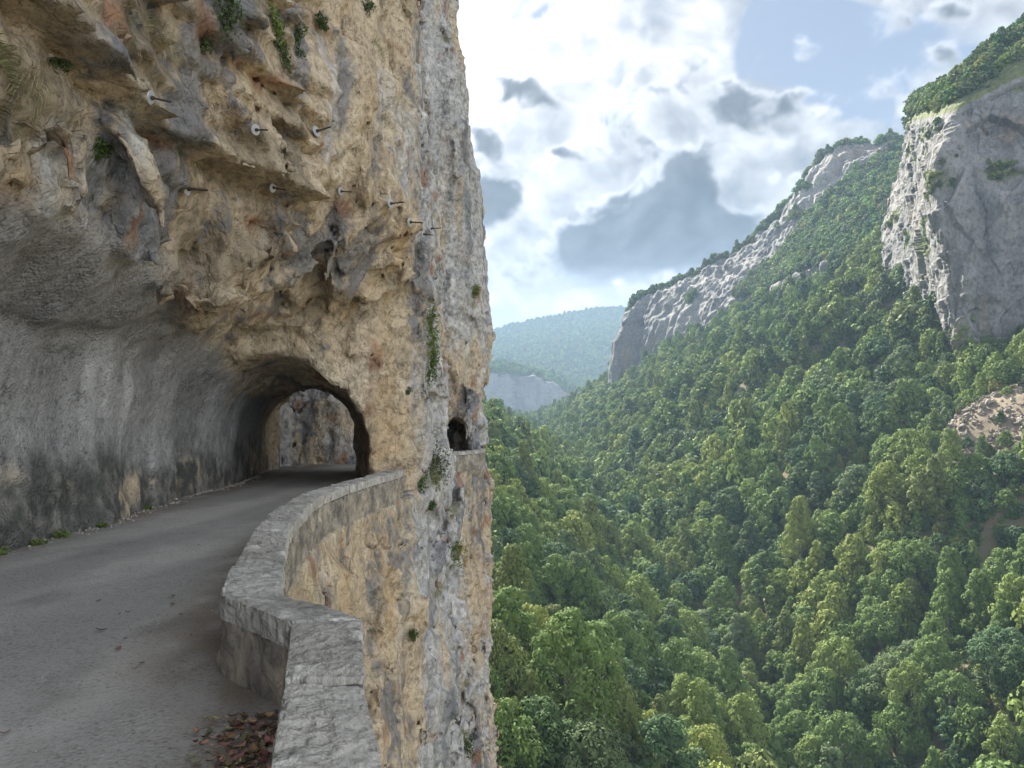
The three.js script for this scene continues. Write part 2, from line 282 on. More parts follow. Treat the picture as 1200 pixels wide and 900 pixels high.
// box-projected uv in metres: each triangle takes the axis it faces most
function boxUV(pos, idx, colorFn, scale = 1) {
  const g0 = geom(pos, idx), N = g0.attributes.normal.array, P = g0.attributes.position.array;
  const map = new Map(), p = [], n = [], uv = [], col = [], out = new Uint32Array(idx.length), cc = colorFn ? new Float32Array(P.length) : null;
  if (cc) for (let i = 0; i < P.length; i += 3) { const c = colorFn(P[i], P[i + 1], P[i + 2]); cc[i] = c[0]; cc[i + 1] = c[1]; cc[i + 2] = c[2]; }
  for (let t = 0; t < idx.length; t += 3) {
    let a = 0, b = 0, c = 0;
    for (let e = 0; e < 3; e++) { const o = idx[t + e] * 3; a += N[o]; b += N[o + 1]; c += N[o + 2]; }
    a = Math.abs(a); b = Math.abs(b); c = Math.abs(c);
    const ax = b > a * 1.15 && b > c * 1.15 ? 1 : a > c ? 0 : 2;
    for (let e = 0; e < 3; e++) {
      const v = idx[t + e], key = v * 3 + ax; let id = map.get(key);
      if (id === undefined) {
        id = p.length / 3; map.set(key, id); const o = v * 3;
        p.push(P[o], P[o + 1], P[o + 2]); n.push(N[o], N[o + 1], N[o + 2]);
        if (cc) col.push(cc[o], cc[o + 1], cc[o + 2]);
        ax === 0 ? uv.push(P[o + 2] * scale, P[o + 1] * scale) : ax === 1 ? uv.push(P[o] * scale + 0.37, P[o + 2] * scale) : uv.push(P[o] * scale + 0.71, P[o + 1] * scale);
      }
      out[t + e] = id;
    }
  }
  return geom(p, out, cc ? col : null, uv, n);
}
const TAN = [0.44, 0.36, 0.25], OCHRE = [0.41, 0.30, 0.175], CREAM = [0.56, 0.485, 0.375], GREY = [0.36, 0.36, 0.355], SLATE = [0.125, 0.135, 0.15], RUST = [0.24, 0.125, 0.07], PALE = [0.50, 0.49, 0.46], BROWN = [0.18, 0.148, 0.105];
function rockColor(x, y, z) {
  const d = -z;
  const big = fbm(x * 0.33 + 8, y * 0.3, z * 0.33, 3), st = n3(x * 1.4, y * 0.17, z * 1.4) + 0.5 * n3(x * 3.4 + 3, y * 0.3, z * 3.4), md = fbm(x * 1.6, y * 1.5, z * 1.6 + 5, 3), fn = fbm(x * 5.5, y * 4, z * 5.5, 2);
  let g = 0.26;                                             // how far weathering has greyed the stone
  if (y > 0) { g = mix(g, 0.12, sm(12, 15, d) * sm(7.5, 6, y)); g = mix(g, 0.36, sm(9, 11, y) * sm(12, 14, d)); g = mix(g, 0.72, sm(-2.75, -2.35, x) * sm(18, 19, d)); g = mix(g, 0.60, sm(27, 29, d)); }
  else { g = mix(g, 0.10, sm(19, 16.5, d)); g = mix(g, 0.78, sm(17.5, 19.5, d)); g = mix(g, 0.42, sm(29, 31, d)); }
  const grey = sm(0.34, 0.66, g + 0.6 * big + 0.34 * st + 0.12 * fn);
  let c = mix3(TAN, OCHRE, sm(-0.05, 0.45, 0.6 * md + 0.45 * st));
  c = mix3(c, CREAM, 0.8 * sm(0.0, 0.5, -0.5 * md + 0.3 * fn + 0.5 * big - 0.25 * st));
  const ledgeDark = y > 3 ? sm(14.5, 12.5, d) : 0;                 // browner and darker on the ledges high over the road
  c = mix3(c, BROWN, sm(0.14 - 0.42 * ledgeDark, 0.46 - 0.3 * ledgeDark, fbm(x * 0.8 + 30, y * 0.8, z * 0.8, 3) + 0.35 * fn) * 0.8);
  c = mix3(c, mix3(GREY, PALE, sm(-0.1, 0.5, md + fn)), grey);
  const dk = n3(x * 0.9 + 50, y * 0.12, z * 0.9) + 0.55 * n3(x * 2.8 + 9, y * 0.28, z * 2.8) + 0.75 * fn + 0.3 * n3(x * 0.35, y * 0.5 + 70, z * 0.35) + 0.35 * md;
  c = mix3(c, SLATE, sm(0.24, 0.5, dk + (y > 0 && d < 18.5 ? 0.06 : 0) + 0.16 * ledgeDark) * 0.78);
  c = mix3(c, RUST, sm(0.42, 0.6, n3(x * 1.1 + 90, y * 0.9, z * 1.1) + 0.2 * fn) * 0.8);
  const shot = shotMask(x, y, z);
  if (shot > 0) {
    const v1 = n3(x * 0.9 + 3, y * 0.14, z * 0.9) + 0.4 * n3(x * 3 + 3, y * 0.25, z * 3);
    let s = mix3([0.265, 0.265, 0.258], [0.42, 0.42, 0.41], sm(0.15, 0.6, v1 + 0.35 * md) * sm(3.3, 2.4, y));
    s = mix3(s, [0.13, 0.132, 0.13], sm(0.2, 0.55, -v1 + 0.4 * fbm(x * 0.7, y * 0.9 + 9, z * 0.7, 2)) * 0.6);
    s = mix3(s, [0.46, 0.46, 0.45], 0.8 * sm(0.05, 0.0, Math.abs(n3(x * 0.7 + 5, y * 0.35, z * 0.7) + 0.25 * n3(x * 2, y * 1.5, z * 2))) * sm(0.15, 0.35, n3(x * 0.5, y * 0.8 + 3, z * 0.5)) * sm(3.2, 2.2, y));   // lime runs
    const low = sm(1.35, 0.55, y + 0.75 * n3(x * 0.7, y * 0.7 + 3, z * 0.7) + 0.35 * fn);
    const worn = mix3([0.075, 0.078, 0.07], mix3([0.20, 0.19, 0.17], TAN, sm(0.05, 0.35, n3(x * 0.9 + 60, y * 1.2, z * 0.5) + 0.2 * sm(13, 9, d))), sm(-0.15, 0.35, md + 0.8 * fn));
    s = mix3(s, worn, low);
    c = mix3(c, s, shot);
  }
  const f = 1 + 0.35 * fn + 0.18 * n3(x * 13, y * 9, z * 13);
  return [c[0] * f, c[1] * f, c[2] * f];
}
const ridged = (x, y, z, o) => { let s = 0, a = 0.5; for (let i = 0; i < o; i++) { s += a * (1 - 2.6 * Math.abs(n3(x, y, z))); x *= 2.07; y *= 2.07; z += 7.1; a *= 0.52; } return s; };
const rockTex = tileTex(1024, (u, v) => {
  const a = fbm(u * 5, v * 5, 1.5, 4), b = fbm(u * 24, v * 17, 7.5, 5), r = ridged(u * 8, v * 6, 3.5, 4);
  const k = 0.97 + 0.34 * a + 0.95 * b + 0.06 * facet(u * 15, v * 13, 2.3) - 0.12 * sm(0.36, 0.62, r) - 0.25 * sm(0.15, 0.4, n3(u * 110, v * 80, 2.5) + 0.5 * b);
  return [k, k * 0.995, k * 0.985];
}, false);
const rockBump = tileTex(1024, (u, v) => {
  const b = fbm(u * 10, v * 8, 8.5, 5), U = u + 0.012 * b, p = facet(U * 6, v * 5, 6.3), q = facet(U * 15, v * 13, 2.3), w = facet(U * 40, v * 34, 5.3), r = ridged(u * 7, v * 5, 3.5, 4);
  const k = 0.5 + 0.24 * b + 0.14 * p + 0.09 * q + 0.045 * w - 0.07 * sm(0.36, 0.62, r);
  return [k, k, k];
}, false);
for (const t of [rockTex, rockBump]) t.repeat.set(0.42, 0.42);
const rockMat = new THREE.MeshStandardMaterial({ vertexColors: true, map: rockTex, bumpMap: rockBump, bumpScale: 0.22, roughness: 0.93 });
rockMat.name = 'weathered limestone';
const concTex = tileTex(512, (u, v) => { const k = 0.93 + 0.35 * fbm(u * 4, v * 4, 1.5, 4) + 0.35 * fbm(u * 30, v * 30, 7.5, 3) + 0.12 * n3(u * 120, v * 120, 3.5) - 0.3 * sm(0.3, 0.5, n3(u * 34, v * 34, 5.5)); return [k, k, k]; }, false);
const concBump = tileTex(512, (u, v) => { const k = 0.5 + 0.5 * fbm(u * 9, v * 9, 2.5, 6) + 0.15 * n3(u * 70, v * 70, 1.5); return [k, k, k]; }, false);
for (const t of [concTex, concBump]) t.repeat.set(0.5, 0.5);
const concMat = new THREE.MeshStandardMaterial({ vertexColors: true, map: concTex, bumpMap: concBump, bumpScale: 0.11, roughness: 0.9 }); concMat.name = 'sprayed concrete';
console.log('textures', performance.now());
{
  const m = netMesh(-10.4, 2.6, -17, 23.5, -44, 1.0, 0.107, field, baseField);
  const up = netMesh(-14, 0, 23, 50, -46, 14, 0.6, field, baseField);
  const back = netMesh(-10.4, 4, -8, 24, 0.9, 14, 0.5, field, baseField);
  const dn = netMesh(-12, 22, -62, -16.8, -48, 14, 0.6, field, baseField);
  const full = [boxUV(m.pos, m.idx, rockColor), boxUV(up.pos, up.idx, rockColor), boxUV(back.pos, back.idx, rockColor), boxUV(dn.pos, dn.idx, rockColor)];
  console.log('cliff triangles', full.map(p => p.index.count / 3), performance.now());
  const sort = g => { const P = g.attributes.position.array, I = g.index.array, a = [], c = []; for (let t = 0; t < I.length; t += 3) { const o = I[t] * 3; (shotMask(P[o], P[o + 1], P[o + 2]) > 0.5 ? c : a).push(I[t], I[t + 1], I[t + 2]); } const mk = l => { const id = new Map(), p = [], n = [], u = [], k = [], x = l.map(v => { let e = id.get(v); if (e === undefined) { e = p.length / 3; id.set(v, e); for (let q = 0; q < 3; q++) { p.push(P[v * 3 + q]); n.push(g.attributes.normal.array[v * 3 + q]); k.push(g.attributes.color.array[v * 3 + q]); } u.push(g.attributes.uv.array[v * 2], g.attributes.uv.array[v * 2 + 1]); } return e; }); return geom(p, x, k, u, n); }; return [mk(a), mk(c)]; };
  const [r0, c0] = sort(full[0]), [r2, c2] = sort(full[2]);
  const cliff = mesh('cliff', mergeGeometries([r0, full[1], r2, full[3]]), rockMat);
  tag(cliff, 'overhanging tan and grey limestone cliff with the road cut and tunnel', 'cliff', null, 'structure');
  const conc = mesh('sprayed_concrete', mergeGeometries([c0, c2]), concMat, cliff);
  conc.userData.label = 'grey sprayed concrete lining on the cliff beside the road';
}
// a ray against the solid, to set small things on its surface
function hitRock(px, py, from = 2.2, to = 44) {
  const cx = (px - 600) / 900, cy = (450 - py) / 900, dir = new THREE.Vector3(cx, cy, -1).applyEuler(camera.rotation).normalize();
  let t = from, last = field(dir.x * t, EYE + dir.y * t, dir.z * t);
  while (t < to) { t += 0.04; const f = field(dir.x * t, EYE + dir.y * t, dir.z * t); if (f < 0) { const p = new THREE.Vector3(dir.x * t, EYE + dir.y * t, dir.z * t); const e = 0.22; const n = new THREE.Vector3(field(p.x + e, p.y, p.z) - field(p.x - e, p.y, p.z), field(p.x, p.y + e, p.z) - field(p.x, p.y - e, p.z), field(p.x, p.y, p.z + e) - field(p.x, p.y, p.z - e)).normalize(); return { p, n }; } last = f; }
  return null;
}
// ------------------------------------------------------------------ road
const aspTex = tileTex(1024, (u, v) => {
  const s = fbm(u * 90, v * 90, 3.5, 2), a = fbm(u * 8, v * 8, 2.5, 4), w = facet(u * 120, v * 120, 0.5);
  const k = 0.96 + 0.6 * s + 0.2 * a + 0.18 * w + 0.45 * sm(0.30, 0.42, n3(u * 130, v * 130, 9.5)) - 0.25 * sm(0.3, 0.5, n3(u * 110 + 5, v * 110, 4.5));
  return [k, k * 0.985, k * 0.96];
}, false);
const aspBump = tileTex(1024, (u, v) => { const k = 0.5 + 0.6 * fbm(u * 100, v * 100, 3.5, 2) + 0.1 * facet(u * 120, v * 120, 0.5); return [k, k, k]; }, false);
for (const t of [aspTex, aspBump]) t.repeat.set(0.45, 0.45);
const aspMat = new THREE.MeshStandardMaterial({ vertexColors: true, map: aspTex, bumpMap: aspBump, bumpScale: 0.012, roughness: 0.88 });
aspMat.name = 'worn asphalt';
{
  const pos = [], idx = [], col = [], uv = [], nx = 110, d0 = -13, d1 = 37.5, nd = 400;
  for (let i = 0; i <= nd; i++) {
    const d = d0 + (d1 - d0) * i / nd, L = -9.9, R = XO0(d) - 0.17;
    for (let j = 0; j <= nx; j++) {
      const x = mix(L, R, j / nx), z = -d, y = 0.02 * fbm(x * 0.5, 0.3, z * 0.3, 3) + 0.006 * n3(x * 3, 1, z * 2);
      pos.push(x, y, z); uv.push(x, z);
      const lanes = 0.5 * Math.cos((x + 4.3 - 0.09 * Math.max(0, d - 9)) * 3.6) * sm(2.4, 1.2, Math.abs(x + 4.2)) + n3(x * 0.55 + 2, 4, z * 0.07), p = fbm(x * 0.5, 8, z * 0.25, 4), f = fbm(x * 3.2, 2, z * 1.6, 3);
      let c = mix3([0.25, 0.245, 0.238], [0.35, 0.34, 0.325], sm(-0.25, 0.35, p + 0.5 * lanes + 0.35 * f));
      c = mix3(c, [0.155, 0.148, 0.142], 0.7 * sm(0.16, 0.4, fbm(x * 0.9 + 20, 3, z * 0.35, 4) + 0.3 * f));
      const e = Math.max(sm(0.75, 0.1, R - 0.35 - x + 0.5 * f), sm(0.7, 0.05, x + 6.55 + 0.05 * Math.max(0, d - 10) + 0.5 * f));
      c = mix3(c, [0.13, 0.105, 0.075], 0.8 * e * sm(-0.3, 0.2, f + 0.5 * p));      // grit and leaf mould gathered at the edges
      col.push(...c);
    }
  }
  for (let i = 0; i < nd; i++) for (let j = 0; j < nx; j++) { const a = i * (nx + 1) + j; idx.push(a, a + 1, a + nx + 2, a, a + nx + 2, a + nx + 1); }
  tag(mesh('road', geom(pos, idx, col, uv), aspMat), 'narrow grey asphalt road running along the cliff into the tunnel', 'road', null, 'structure');
}
// ------------------------------------------------------------------ parapets: a rough wall under single coping stones
const stoneTex = tileTex(512, (u, v) => {
  const a = fbm(u * 4, v * 4, 1.5, 4), b = fbm(u * 18, v * 18, 7.5, 5), g = n3(u * 120, v * 120, 3.5);
  const k = 0.98 + 0.25 * a + 0.6 * b + 0.3 * g; return [k, k, k * 0.99];
}, false), stoneBump = tileTex(512, (u, v) => { const k = 0.5 + 0.7 * fbm(u * 14, v * 14, 8.5, 6) - 0.12 * sm(0.35, 0.65, ridged(u * 6, v * 6, 2.5, 4)); return [k, k, k]; }, false);
for (const t of [stoneTex, stoneBump]) t.repeat.set(0.95, 0.95);
const stoneMats = [[0.37, 0.36, 0.335], [0.33, 0.32, 0.30], [0.40, 0.385, 0.355], [0.345, 0.33, 0.30]].map((c, i) => {
  const m = new THREE.MeshStandardMaterial({ map: stoneTex, bumpMap: stoneBump, bumpScale: 0.05, roughness: 0.92, vertexColors: true });
  m.name = 'parapet stone'; m.userData.c = c; return m;
});
function pathOf(pts) {            // [[xi, di, xo, do], ...] -> function of the inner run length
  const I = [0]; for (let i = 1; i < pts.length; i++) I.push(I[i - 1] + Math.hypot((pts[i][0] + pts[i][2] - pts[i - 1][0] - pts[i - 1][2]) / 2, (pts[i][1] + pts[i][3] - pts[i - 1][1] - pts[i - 1][3]) / 2));
  const f = [0, 1, 2, 3].map(k => lut(I, pts.map(p => p[k])));
  return { len: I[I.length - 1], knots: I, at: s => f.map(q => q(s)) };
}
function slabAlong(path, s0, s1, yb, yt, over, seed, step, col, gap = 0.009, chip = 0.010) {
  const n = Math.max(3, Math.round((s1 - s0) / step)), prof = [];
  const nv = Math.max(2, Math.round((yt - yb) / step)), nh = Math.max(3, Math.round(0.4 / step));
  for (let k = 0; k <= nv; k++) prof.push([0, k / nv]);
  for (let k = 1; k <= nh; k++) prof.push([k / nh, 1]);
  for (let k = 1; k <= nv; k++) prof.push([1, 1 - k / nv]);
  const pos = [], col_ = [], uv = [], idx = [], m = prof.length;
  let run = [0]; for (let k = 1; k < m; k++) run.push(run[k - 1] + (prof[k][0] !== prof[k - 1][0] ? 0.4 / nh : (yt - yb) / nv));
  const tilt = ((hsh(seed, 5, 1) & 255) / 255 - 0.5) * 0.03, lift = ((hsh(seed, 7, 2) & 255) / 255 - 0.5) * 0.03;
  const ring = (s, shrink) => {
    const a = path.at(s);
    for (let k = 0; k < m; k++) {
      const [h, v] = prof[k];
      let t = mix(-over, 1 + over, h), r = 0.007;
      let x = mix(a[0], a[2], t), d = mix(a[1], a[3], t), y = mix(yb, yt, v) + (v > 0.5 ? lift + tilt * (h - 0.5) * 2 : 0);
      if (v === 1 && (h === 0 || h === 1)) { y -= r; x = mix(a[0], a[2], mix(-over, 1 + over, h ? 1 - 0.012 : 0.012)); d = mix(a[1], a[3], mix(-over, 1 + over, h ? 1 - 0.012 : 0.012)); }
      const q = chip * (fbm(x * 6, y * 6, d * 6 + seed, 3) * 2.4 + 0.7 * n3(x * 22, y * 22, d * 22 + seed) + 0.9 * facet(x * 9, y * 9, d * 9));
      if (v === 1) y += q; else { const sgn = h === 0 ? -1 : 1, L = Math.hypot(a[2] - a[0], a[3] - a[1]); x += sgn * q * (a[2] - a[0]) / L; d += sgn * q * (a[3] - a[1]) / L; }
      if (shrink) { y -= v > 0.5 ? shrink : 0; x = mix(x, mix(a[0], a[2], 0.5), shrink); d = mix(d, mix(a[1], a[3], 0.5), shrink); }
      pos.push(x, y, -d); uv.push(s + seed * 0.37, run[k] + seed * 0.61);
      const c = col(x, y, d); col_.push(...c);
    }
  };
  const e = gap + 0.02;
  const ss = [s0 + gap, s0 + e]; for (let i = 1; i < n; i++) ss.push(mix(s0 + e, s1 - e, i / n)); ss.push(s1 - e, s1 - gap);
  ss.forEach((s, i) => ring(s, i === 0 || i === ss.length - 1 ? 0.03 : 0));
  for (let i = 0; i < ss.length - 1; i++) for (let k = 0; k < m - 1; k++) { const a = i * m + k; idx.push(a, a + 1, a + m + 1, a, a + m + 1, a + m); }
  for (const [o, f] of [[0, 1], [(ss.length - 1) * m, 0]]) {          // ends
    const c0 = pos.length / 3; let cx = 0, cy = 0, cz = 0; for (let k = 0; k < m; k++) { cx += pos[(o + k) * 3]; cy += pos[(o + k) * 3 + 1]; cz += pos[(o + k) * 3 + 2]; }
    pos.push(cx / m, cy / m, cz / m); uv.push(0, 0); col_.push(col_[o * 3], col_[o * 3 + 1], col_[o * 3 + 2]);
    for (let k = 0; k < m; k++) { const a = o + k, b = o + (k + 1) % m; f ? idx.push(c0, b, a) : idx.push(c0, a, b); }
  }
  for (let t = 0; t < idx.length; t += 3) { const q = idx[t + 1]; idx[t + 1] = idx[t + 2]; idx[t + 2] = q; }
  return toCreasedNormals(geom(pos, idx, col_, uv), 0.7);
}
const copingColor = base => (x, y, d) => {
  const a = fbm(x * 1.6, y * 2, d * 1.6, 4), b = fbm(x * 9, y * 9, d * 9, 3), l = n3(x * 5 + 7, y * 3, d * 5);
  let c = mix3(base, [base[0] * 0.62, base[1] * 0.62, base[2] * 0.62], sm(-0.1, 0.45, a + 0.4 * b));
  c = mix3(c, [0.58, 0.57, 0.53], 0.85 * sm(0.40, 0.5, l + 0.25 * b));              // lichen
  c = mix3(c, [0.10, 0.10, 0.10], 0.6 * sm(0.24, 0.5, b + 0.3 * l));
  return c;
};
const wallColor = (x, y, d) => { const a = fbm(x * 2.2, y * 3, d * 2.2 + 4, 4), b = fbm(x * 10, y * 10, d * 10, 3); let c = mix3([0.30, 0.27, 0.22], [0.15, 0.14, 0.125], sm(-0.2, 0.3, a + 0.4 * b)); return mix3(c, [0.42, 0.36, 0.26], sm(0.15, 0.4, -a + 0.4 * b) * 0.6); };
const wallMat = new THREE.MeshStandardMaterial({ map: rockTex, bumpMap: rockBump, bumpScale: 0.07, roughness: 0.94, vertexColors: true });
wallMat.name = 'rough mortared masonry';
function parapet(name, path, lens, label, hw, ht, step) {
  const g = new THREE.Group(); put(g, name); tag(g, label, 'parapet');
  mesh('wall', slabAlong(path, 0, path.len, -0.25, hw, 0.0, 3, step * 1.3, wallColor, 0, 0.024), wallMat, g);
  let s = 0, k = 0;
  for (const L of lens(path)) { const e = Math.min(path.len, s + L); const m = stoneMats[hsh(k, 1, 1) % 4]; mesh('coping_stone', slabAlong(path, s, e, hw + 0.004, ht, 0.008 + 0.02 * ((k * 5) % 4) / 3, k + 1, step, copingColor(m.userData.c)), m, g); s = e; k++; if (s >= path.len - 0.01) break; }
  return g;
}
const nearPath = pathOf([[0.95, -2.2, 1.32, -2.2], [0.55, -1.2, 0.95, -1.2], [-0.15, 0.6, 0.2, 0.6], [-0.55, 1.7, -0.2, 1.7], [-0.785, 2.56, -0.415, 2.56], [-0.986, 3.4, -0.645, 3.4], [-1.20, 4.25, -0.83, 4.25],
  [-1.25, 4.42, -0.86, 4.45], [-1.60, 4.80, -1.17, 4.77], [-1.88, 5.08, -1.48, 5.02], [-1.95, 5.22, -1.56, 5.2], [-2.12, 5.8, -1.7, 5.75], [-2.47, 7.2, -2.05, 7.0], [-2.75, 8.3, -2.34, 8.1], [-3.0, 9.5, -2.58, 9.3], [-3.22, 11, -2.83, 10.9], [-3.33, 12.3, -2.97, 12.2], [-3.30, 14, -2.94, 14], [-3.16, 16, -2.80, 16], [-3.02, 17.6, -2.66, 17.4], [-2.9, 19.9, -2.55, 19.9]]);
parapet('parapet', nearPath, p => { const r = rng(5), k = p.knots, out = []; const stops = [k[4] - 0.02, k[5] + 0.05, k[7], k[10], 99]; let s = 0; for (const st of stops) { const end = Math.min(st, p.len); while (s < end - 0.01) { let L = st === 99 ? 0.42 + r() * 0.5 : 0.75 + r() * 0.4; if (end - s - L < 0.35) L = end - s; out.push(L); s += L; } } return out; },
  'low curving roadside parapet with weathered grey coping stones above the drop', 0.36, 0.51, 0.035);
const nearInner = lut([-1.2, 0.6, 1.7, 2.56, 3.4, 4.25], [0.55, -0.15, -0.55, -0.785, -0.986, -1.2]);
const farPath = pathOf([[-2.75, 28, -2.42, 28], [-2.45, 29.7, -2.12, 29.6], [-2.1, 30.8, -1.75, 30.6], [-1.66, 31.9, -1.3, 31.7], [-1.52, 33, -1.18, 33], [-1.55, 34.6, -1.2, 34.6], [-1.9, 36.2, -1.6, 36.2]]);
parapet('parapet', farPath, p => Array.from({ length: 20 }, (_, i) => 0.55 + 0.25 * ((i * 7) % 5) / 4), 'short pale parapet at the dark opening on the outer corner of the cliff', 0.37, 0.52, 0.08);
console.log('road', performance.now());
// ------------------------------------------------------------------ the gorge: one V of ground, metres from the photographer's feet
const TDD = [-200, 100, 204, 360, 600, 860, 1200, 1700, 2600];
const thX = lut(TDD, [110, 84, 68, 56, 46, 38, 30, 22, 10]), thY = lut(TDD, [-150, -112, -92, -57, -36, -20, -6, 10, 40]);
const leftTan = lut([-200, 250, 600, 1000, 1500], [0.75, 0.75, 0.55, 0.28, 0.2]), rightTan = lut([-200, 900, 1200, 1700], [0.75, 0.74, 0.55, 0.35]);
function groundY(x, d) {
  const tx = thX(d), ty = thY(d), u = x - tx;
  let h = ty + (u > 0 ? rightTan(d) * u : -leftTan(d) * u) + 3 * Math.exp(-u * u / 300);
  const k = sm(0, 25, Math.abs(u));
  h += k * (9 * fbm(x * 0.012, 0.5, d * 0.012, 3) + 5 * fbm(x * 0.04 + 9, 2.5, d * 0.04, 2));
  const sp = 1 - 2.4 * Math.abs(n3(d * 0.0135 + u * 0.004, 5.5, u * 0.005 + 2)); h += sm(12, 70, Math.abs(u)) * (u > 0 ? 15 : 7) * (sp - 0.45) * sm(1000, 500, d);      // spurs and gullies
  const gl = d - (285 + 0.12 * (x - 80)), on = sm(55, 85, x) * sm(230, 150, x);
  h -= 13 * on * Math.exp(-gl * gl / 160);                                              // ravine on the opposite slope
  const g2 = d - (200 + 0.1 * x); h -= 6 * sm(80, 105, x) * sm(190, 150, x) * Math.exp(-g2 * g2 / 110);
  if (d > 100 && u > 0) h = Math.min(h, 44 + Math.max(0, d - 320) * 0.36 + 2 * fbm(x * 0.05, 1, d * 0.05, 2));
  return h;
}
const screeSpots = [[164, 258, 23, 20], [148, 250, 11, 9], [181, 412, 5, 16]];
function scree(x, d) { let s = 0; for (const [a, b, r, q] of screeSpots) { const u = (x - a) / r, v = (d - b) / q; s = Math.max(s, 1.15 - Math.sqrt(u * u + v * v) + 0.5 * fbm(x * 0.09, 4, d * 0.09, 3)); } return sm(0, 0.25, s); }
function ravine(x, d) { const gl = d - (285 + 0.12 * (x - 80)); return sm(62, 70, x) * sm(102, 92, x) * Math.exp(-gl * gl / 110); }
const landTex = tileTex(512, (u, v) => { const k = 0.8 + 0.4 * fbm(u * 8, v * 8, 1.5, 5) + 0.25 * fbm(u * 60, v * 60, 3.5, 2); return [k, k, k]; }, false);
landTex.repeat.set(0.08, 0.08);
const landMat = new THREE.MeshStandardMaterial({ vertexColors: true, map: landTex, roughness: 1 }); landMat.name = 'forest floor and scree';
{
  const x0 = -220, x1 = 480, d0 = -120, d1 = 1500, sx = 3.5, sd = 4.5, nx = Math.round((x1 - x0) / sx), nd = Math.round((d1 - d0) / sd), pos = [], col = [], uv = [], idx = [];
  for (let i = 0; i <= nd; i++) for (let j = 0; j <= nx; j++) {
    const x = x0 + j * sx, d = d0 + i * sd, s = scree(x, d), r = ravine(x, d), f = fbm(x * 0.2, 3, d * 0.2, 3);
    let y = groundY(x, d); if (d < 52 && d > -40 && x < 4) y = Math.min(y, -48 - 0.5 * (4 - x));
    pos.push(x, y + (2.2 * fbm(x * 0.15, 7, d * 0.15, 3) + 0.8 * facet(x * 0.2, 3, d * 0.2)) * (s + r), -d); uv.push(x, d);
    let c = mix3([0.16, 0.125, 0.08], [0.12, 0.115, 0.06], sm(-0.2, 0.3, f));
    c = mix3(c, mix3([0.20, 0.165, 0.12], [0.13, 0.105, 0.07], sm(-0.1, 0.35, f)), s);
    c = mix3(c, [0.15, 0.105, 0.065], clamp(r * 1.4));
    col.push(...c);
  }
  for (let i = 0; i < nd; i++) for (let j = 0; j < nx; j++) { const a = i * (nx + 1) + j; idx.push(a, a + nx + 2, a + 1, a, a + nx + 1, a + nx + 2); }
  for (let t = 0; t < idx.length; t += 3) { const q = idx[t + 1]; idx[t + 1] = idx[t + 2]; idx[t + 2] = q; }
  tag(mesh('ground', geom(pos, idx, col, uv), landMat), 'steep wooded ground of the gorge with bare scree patches', 'ground', null, 'structure');
}
// ------------------------------------------------------------------ rock walls and mountains as sheets hung on surveyed points [bearing, height, distance]
const survey = (px, py, d) => new THREE.Vector3((px - 600) / 900 * d, EYE + (495 - py) / 900 * d, -d);
function netSheet(rows, nu, nv, bend, paint, soft = true, texScale = 1) {
  const P = rows.map(r => r.map(q => survey(...q))), R = P.length, C = P[0].length;
  const cr = (a, b, c, d, t) => 0.5 * (2 * b + (c - a) * t + (2 * a - 5 * b + 4 * c - d) * t * t + (3 * b - a - 3 * c + d) * t * t * t);
  const V = (A, B, Cc, D, t) => soft ? new THREE.Vector3(cr(A.x, B.x, Cc.x, D.x, t), cr(A.y, B.y, Cc.y, D.y, t), cr(A.z, B.z, Cc.z, D.z, t)) : B.clone().lerp(Cc, t);
  const rowAt = (r, u) => { const i = Math.min(C - 2, Math.floor(u)), t = u - i, g = k => P[r][clamp(k, 0, C - 1)]; return V(g(i - 1), g(i), g(i + 1), g(i + 2), t); };
  const pos = [], idx = [], par = [];
  for (let j = 0; j <= nv; j++) { const v = j / nv * (R - 1), r = Math.min(R - 2, Math.floor(v)), t = v - r; for (let i = 0; i <= nu; i++) { const u = i / nu * (C - 1), p = rowAt(r, u).lerp(rowAt(r + 1, u), t); pos.push(p.x, p.y, p.z); par.push(u, v); } }
  for (let j = 0; j < nv; j++) for (let i = 0; i < nu; i++) { const a = j * (nu + 1) + i; idx.push(a, a + 1, a + nu + 2, a, a + nu + 2, a + nu + 1); }
  const N = geom(pos, idx).attributes.normal.array;
  for (let k = 0; k < par.length / 2; k++) { const x = pos[k * 3], y = pos[k * 3 + 1], z = pos[k * 3 + 2], b = bend(x, y, z, par[k * 2], par[k * 2 + 1]); pos[k * 3] += N[k * 3] * b; pos[k * 3 + 1] += N[k * 3 + 1] * b; pos[k * 3 + 2] += N[k * 3 + 2] * b; }
  const at = new Map();
  for (let k = 0; k < par.length / 2; k++) at.set(`${pos[k * 3]},${pos[k * 3 + 1]},${pos[k * 3 + 2]}`, k);
  const pf = new Float32Array(pos);
  const keyed = []; for (let k = 0; k < par.length / 2; k++) keyed.push(paint(pos[k * 3], pos[k * 3 + 1], pos[k * 3 + 2], par[k * 2], par[k * 2 + 1]));
  let kk = 0; const g = boxUV(pos, idx, () => keyed[kk++], texScale);
  return { g, pos: pf, par };
}
const farRockTex = rockTex.clone(); farRockTex.repeat.set(0.035, 0.035); farRockTex.needsUpdate = true;
const farRockBump = rockBump.clone(); farRockBump.repeat.set(0.035, 0.035); farRockBump.needsUpdate = true;
const wallRock = new THREE.MeshStandardMaterial({ vertexColors: true, map: farRockTex, bumpMap: farRockBump, bumpScale: 1.2, roughness: 0.95 }); wallRock.name = 'distant limestone';
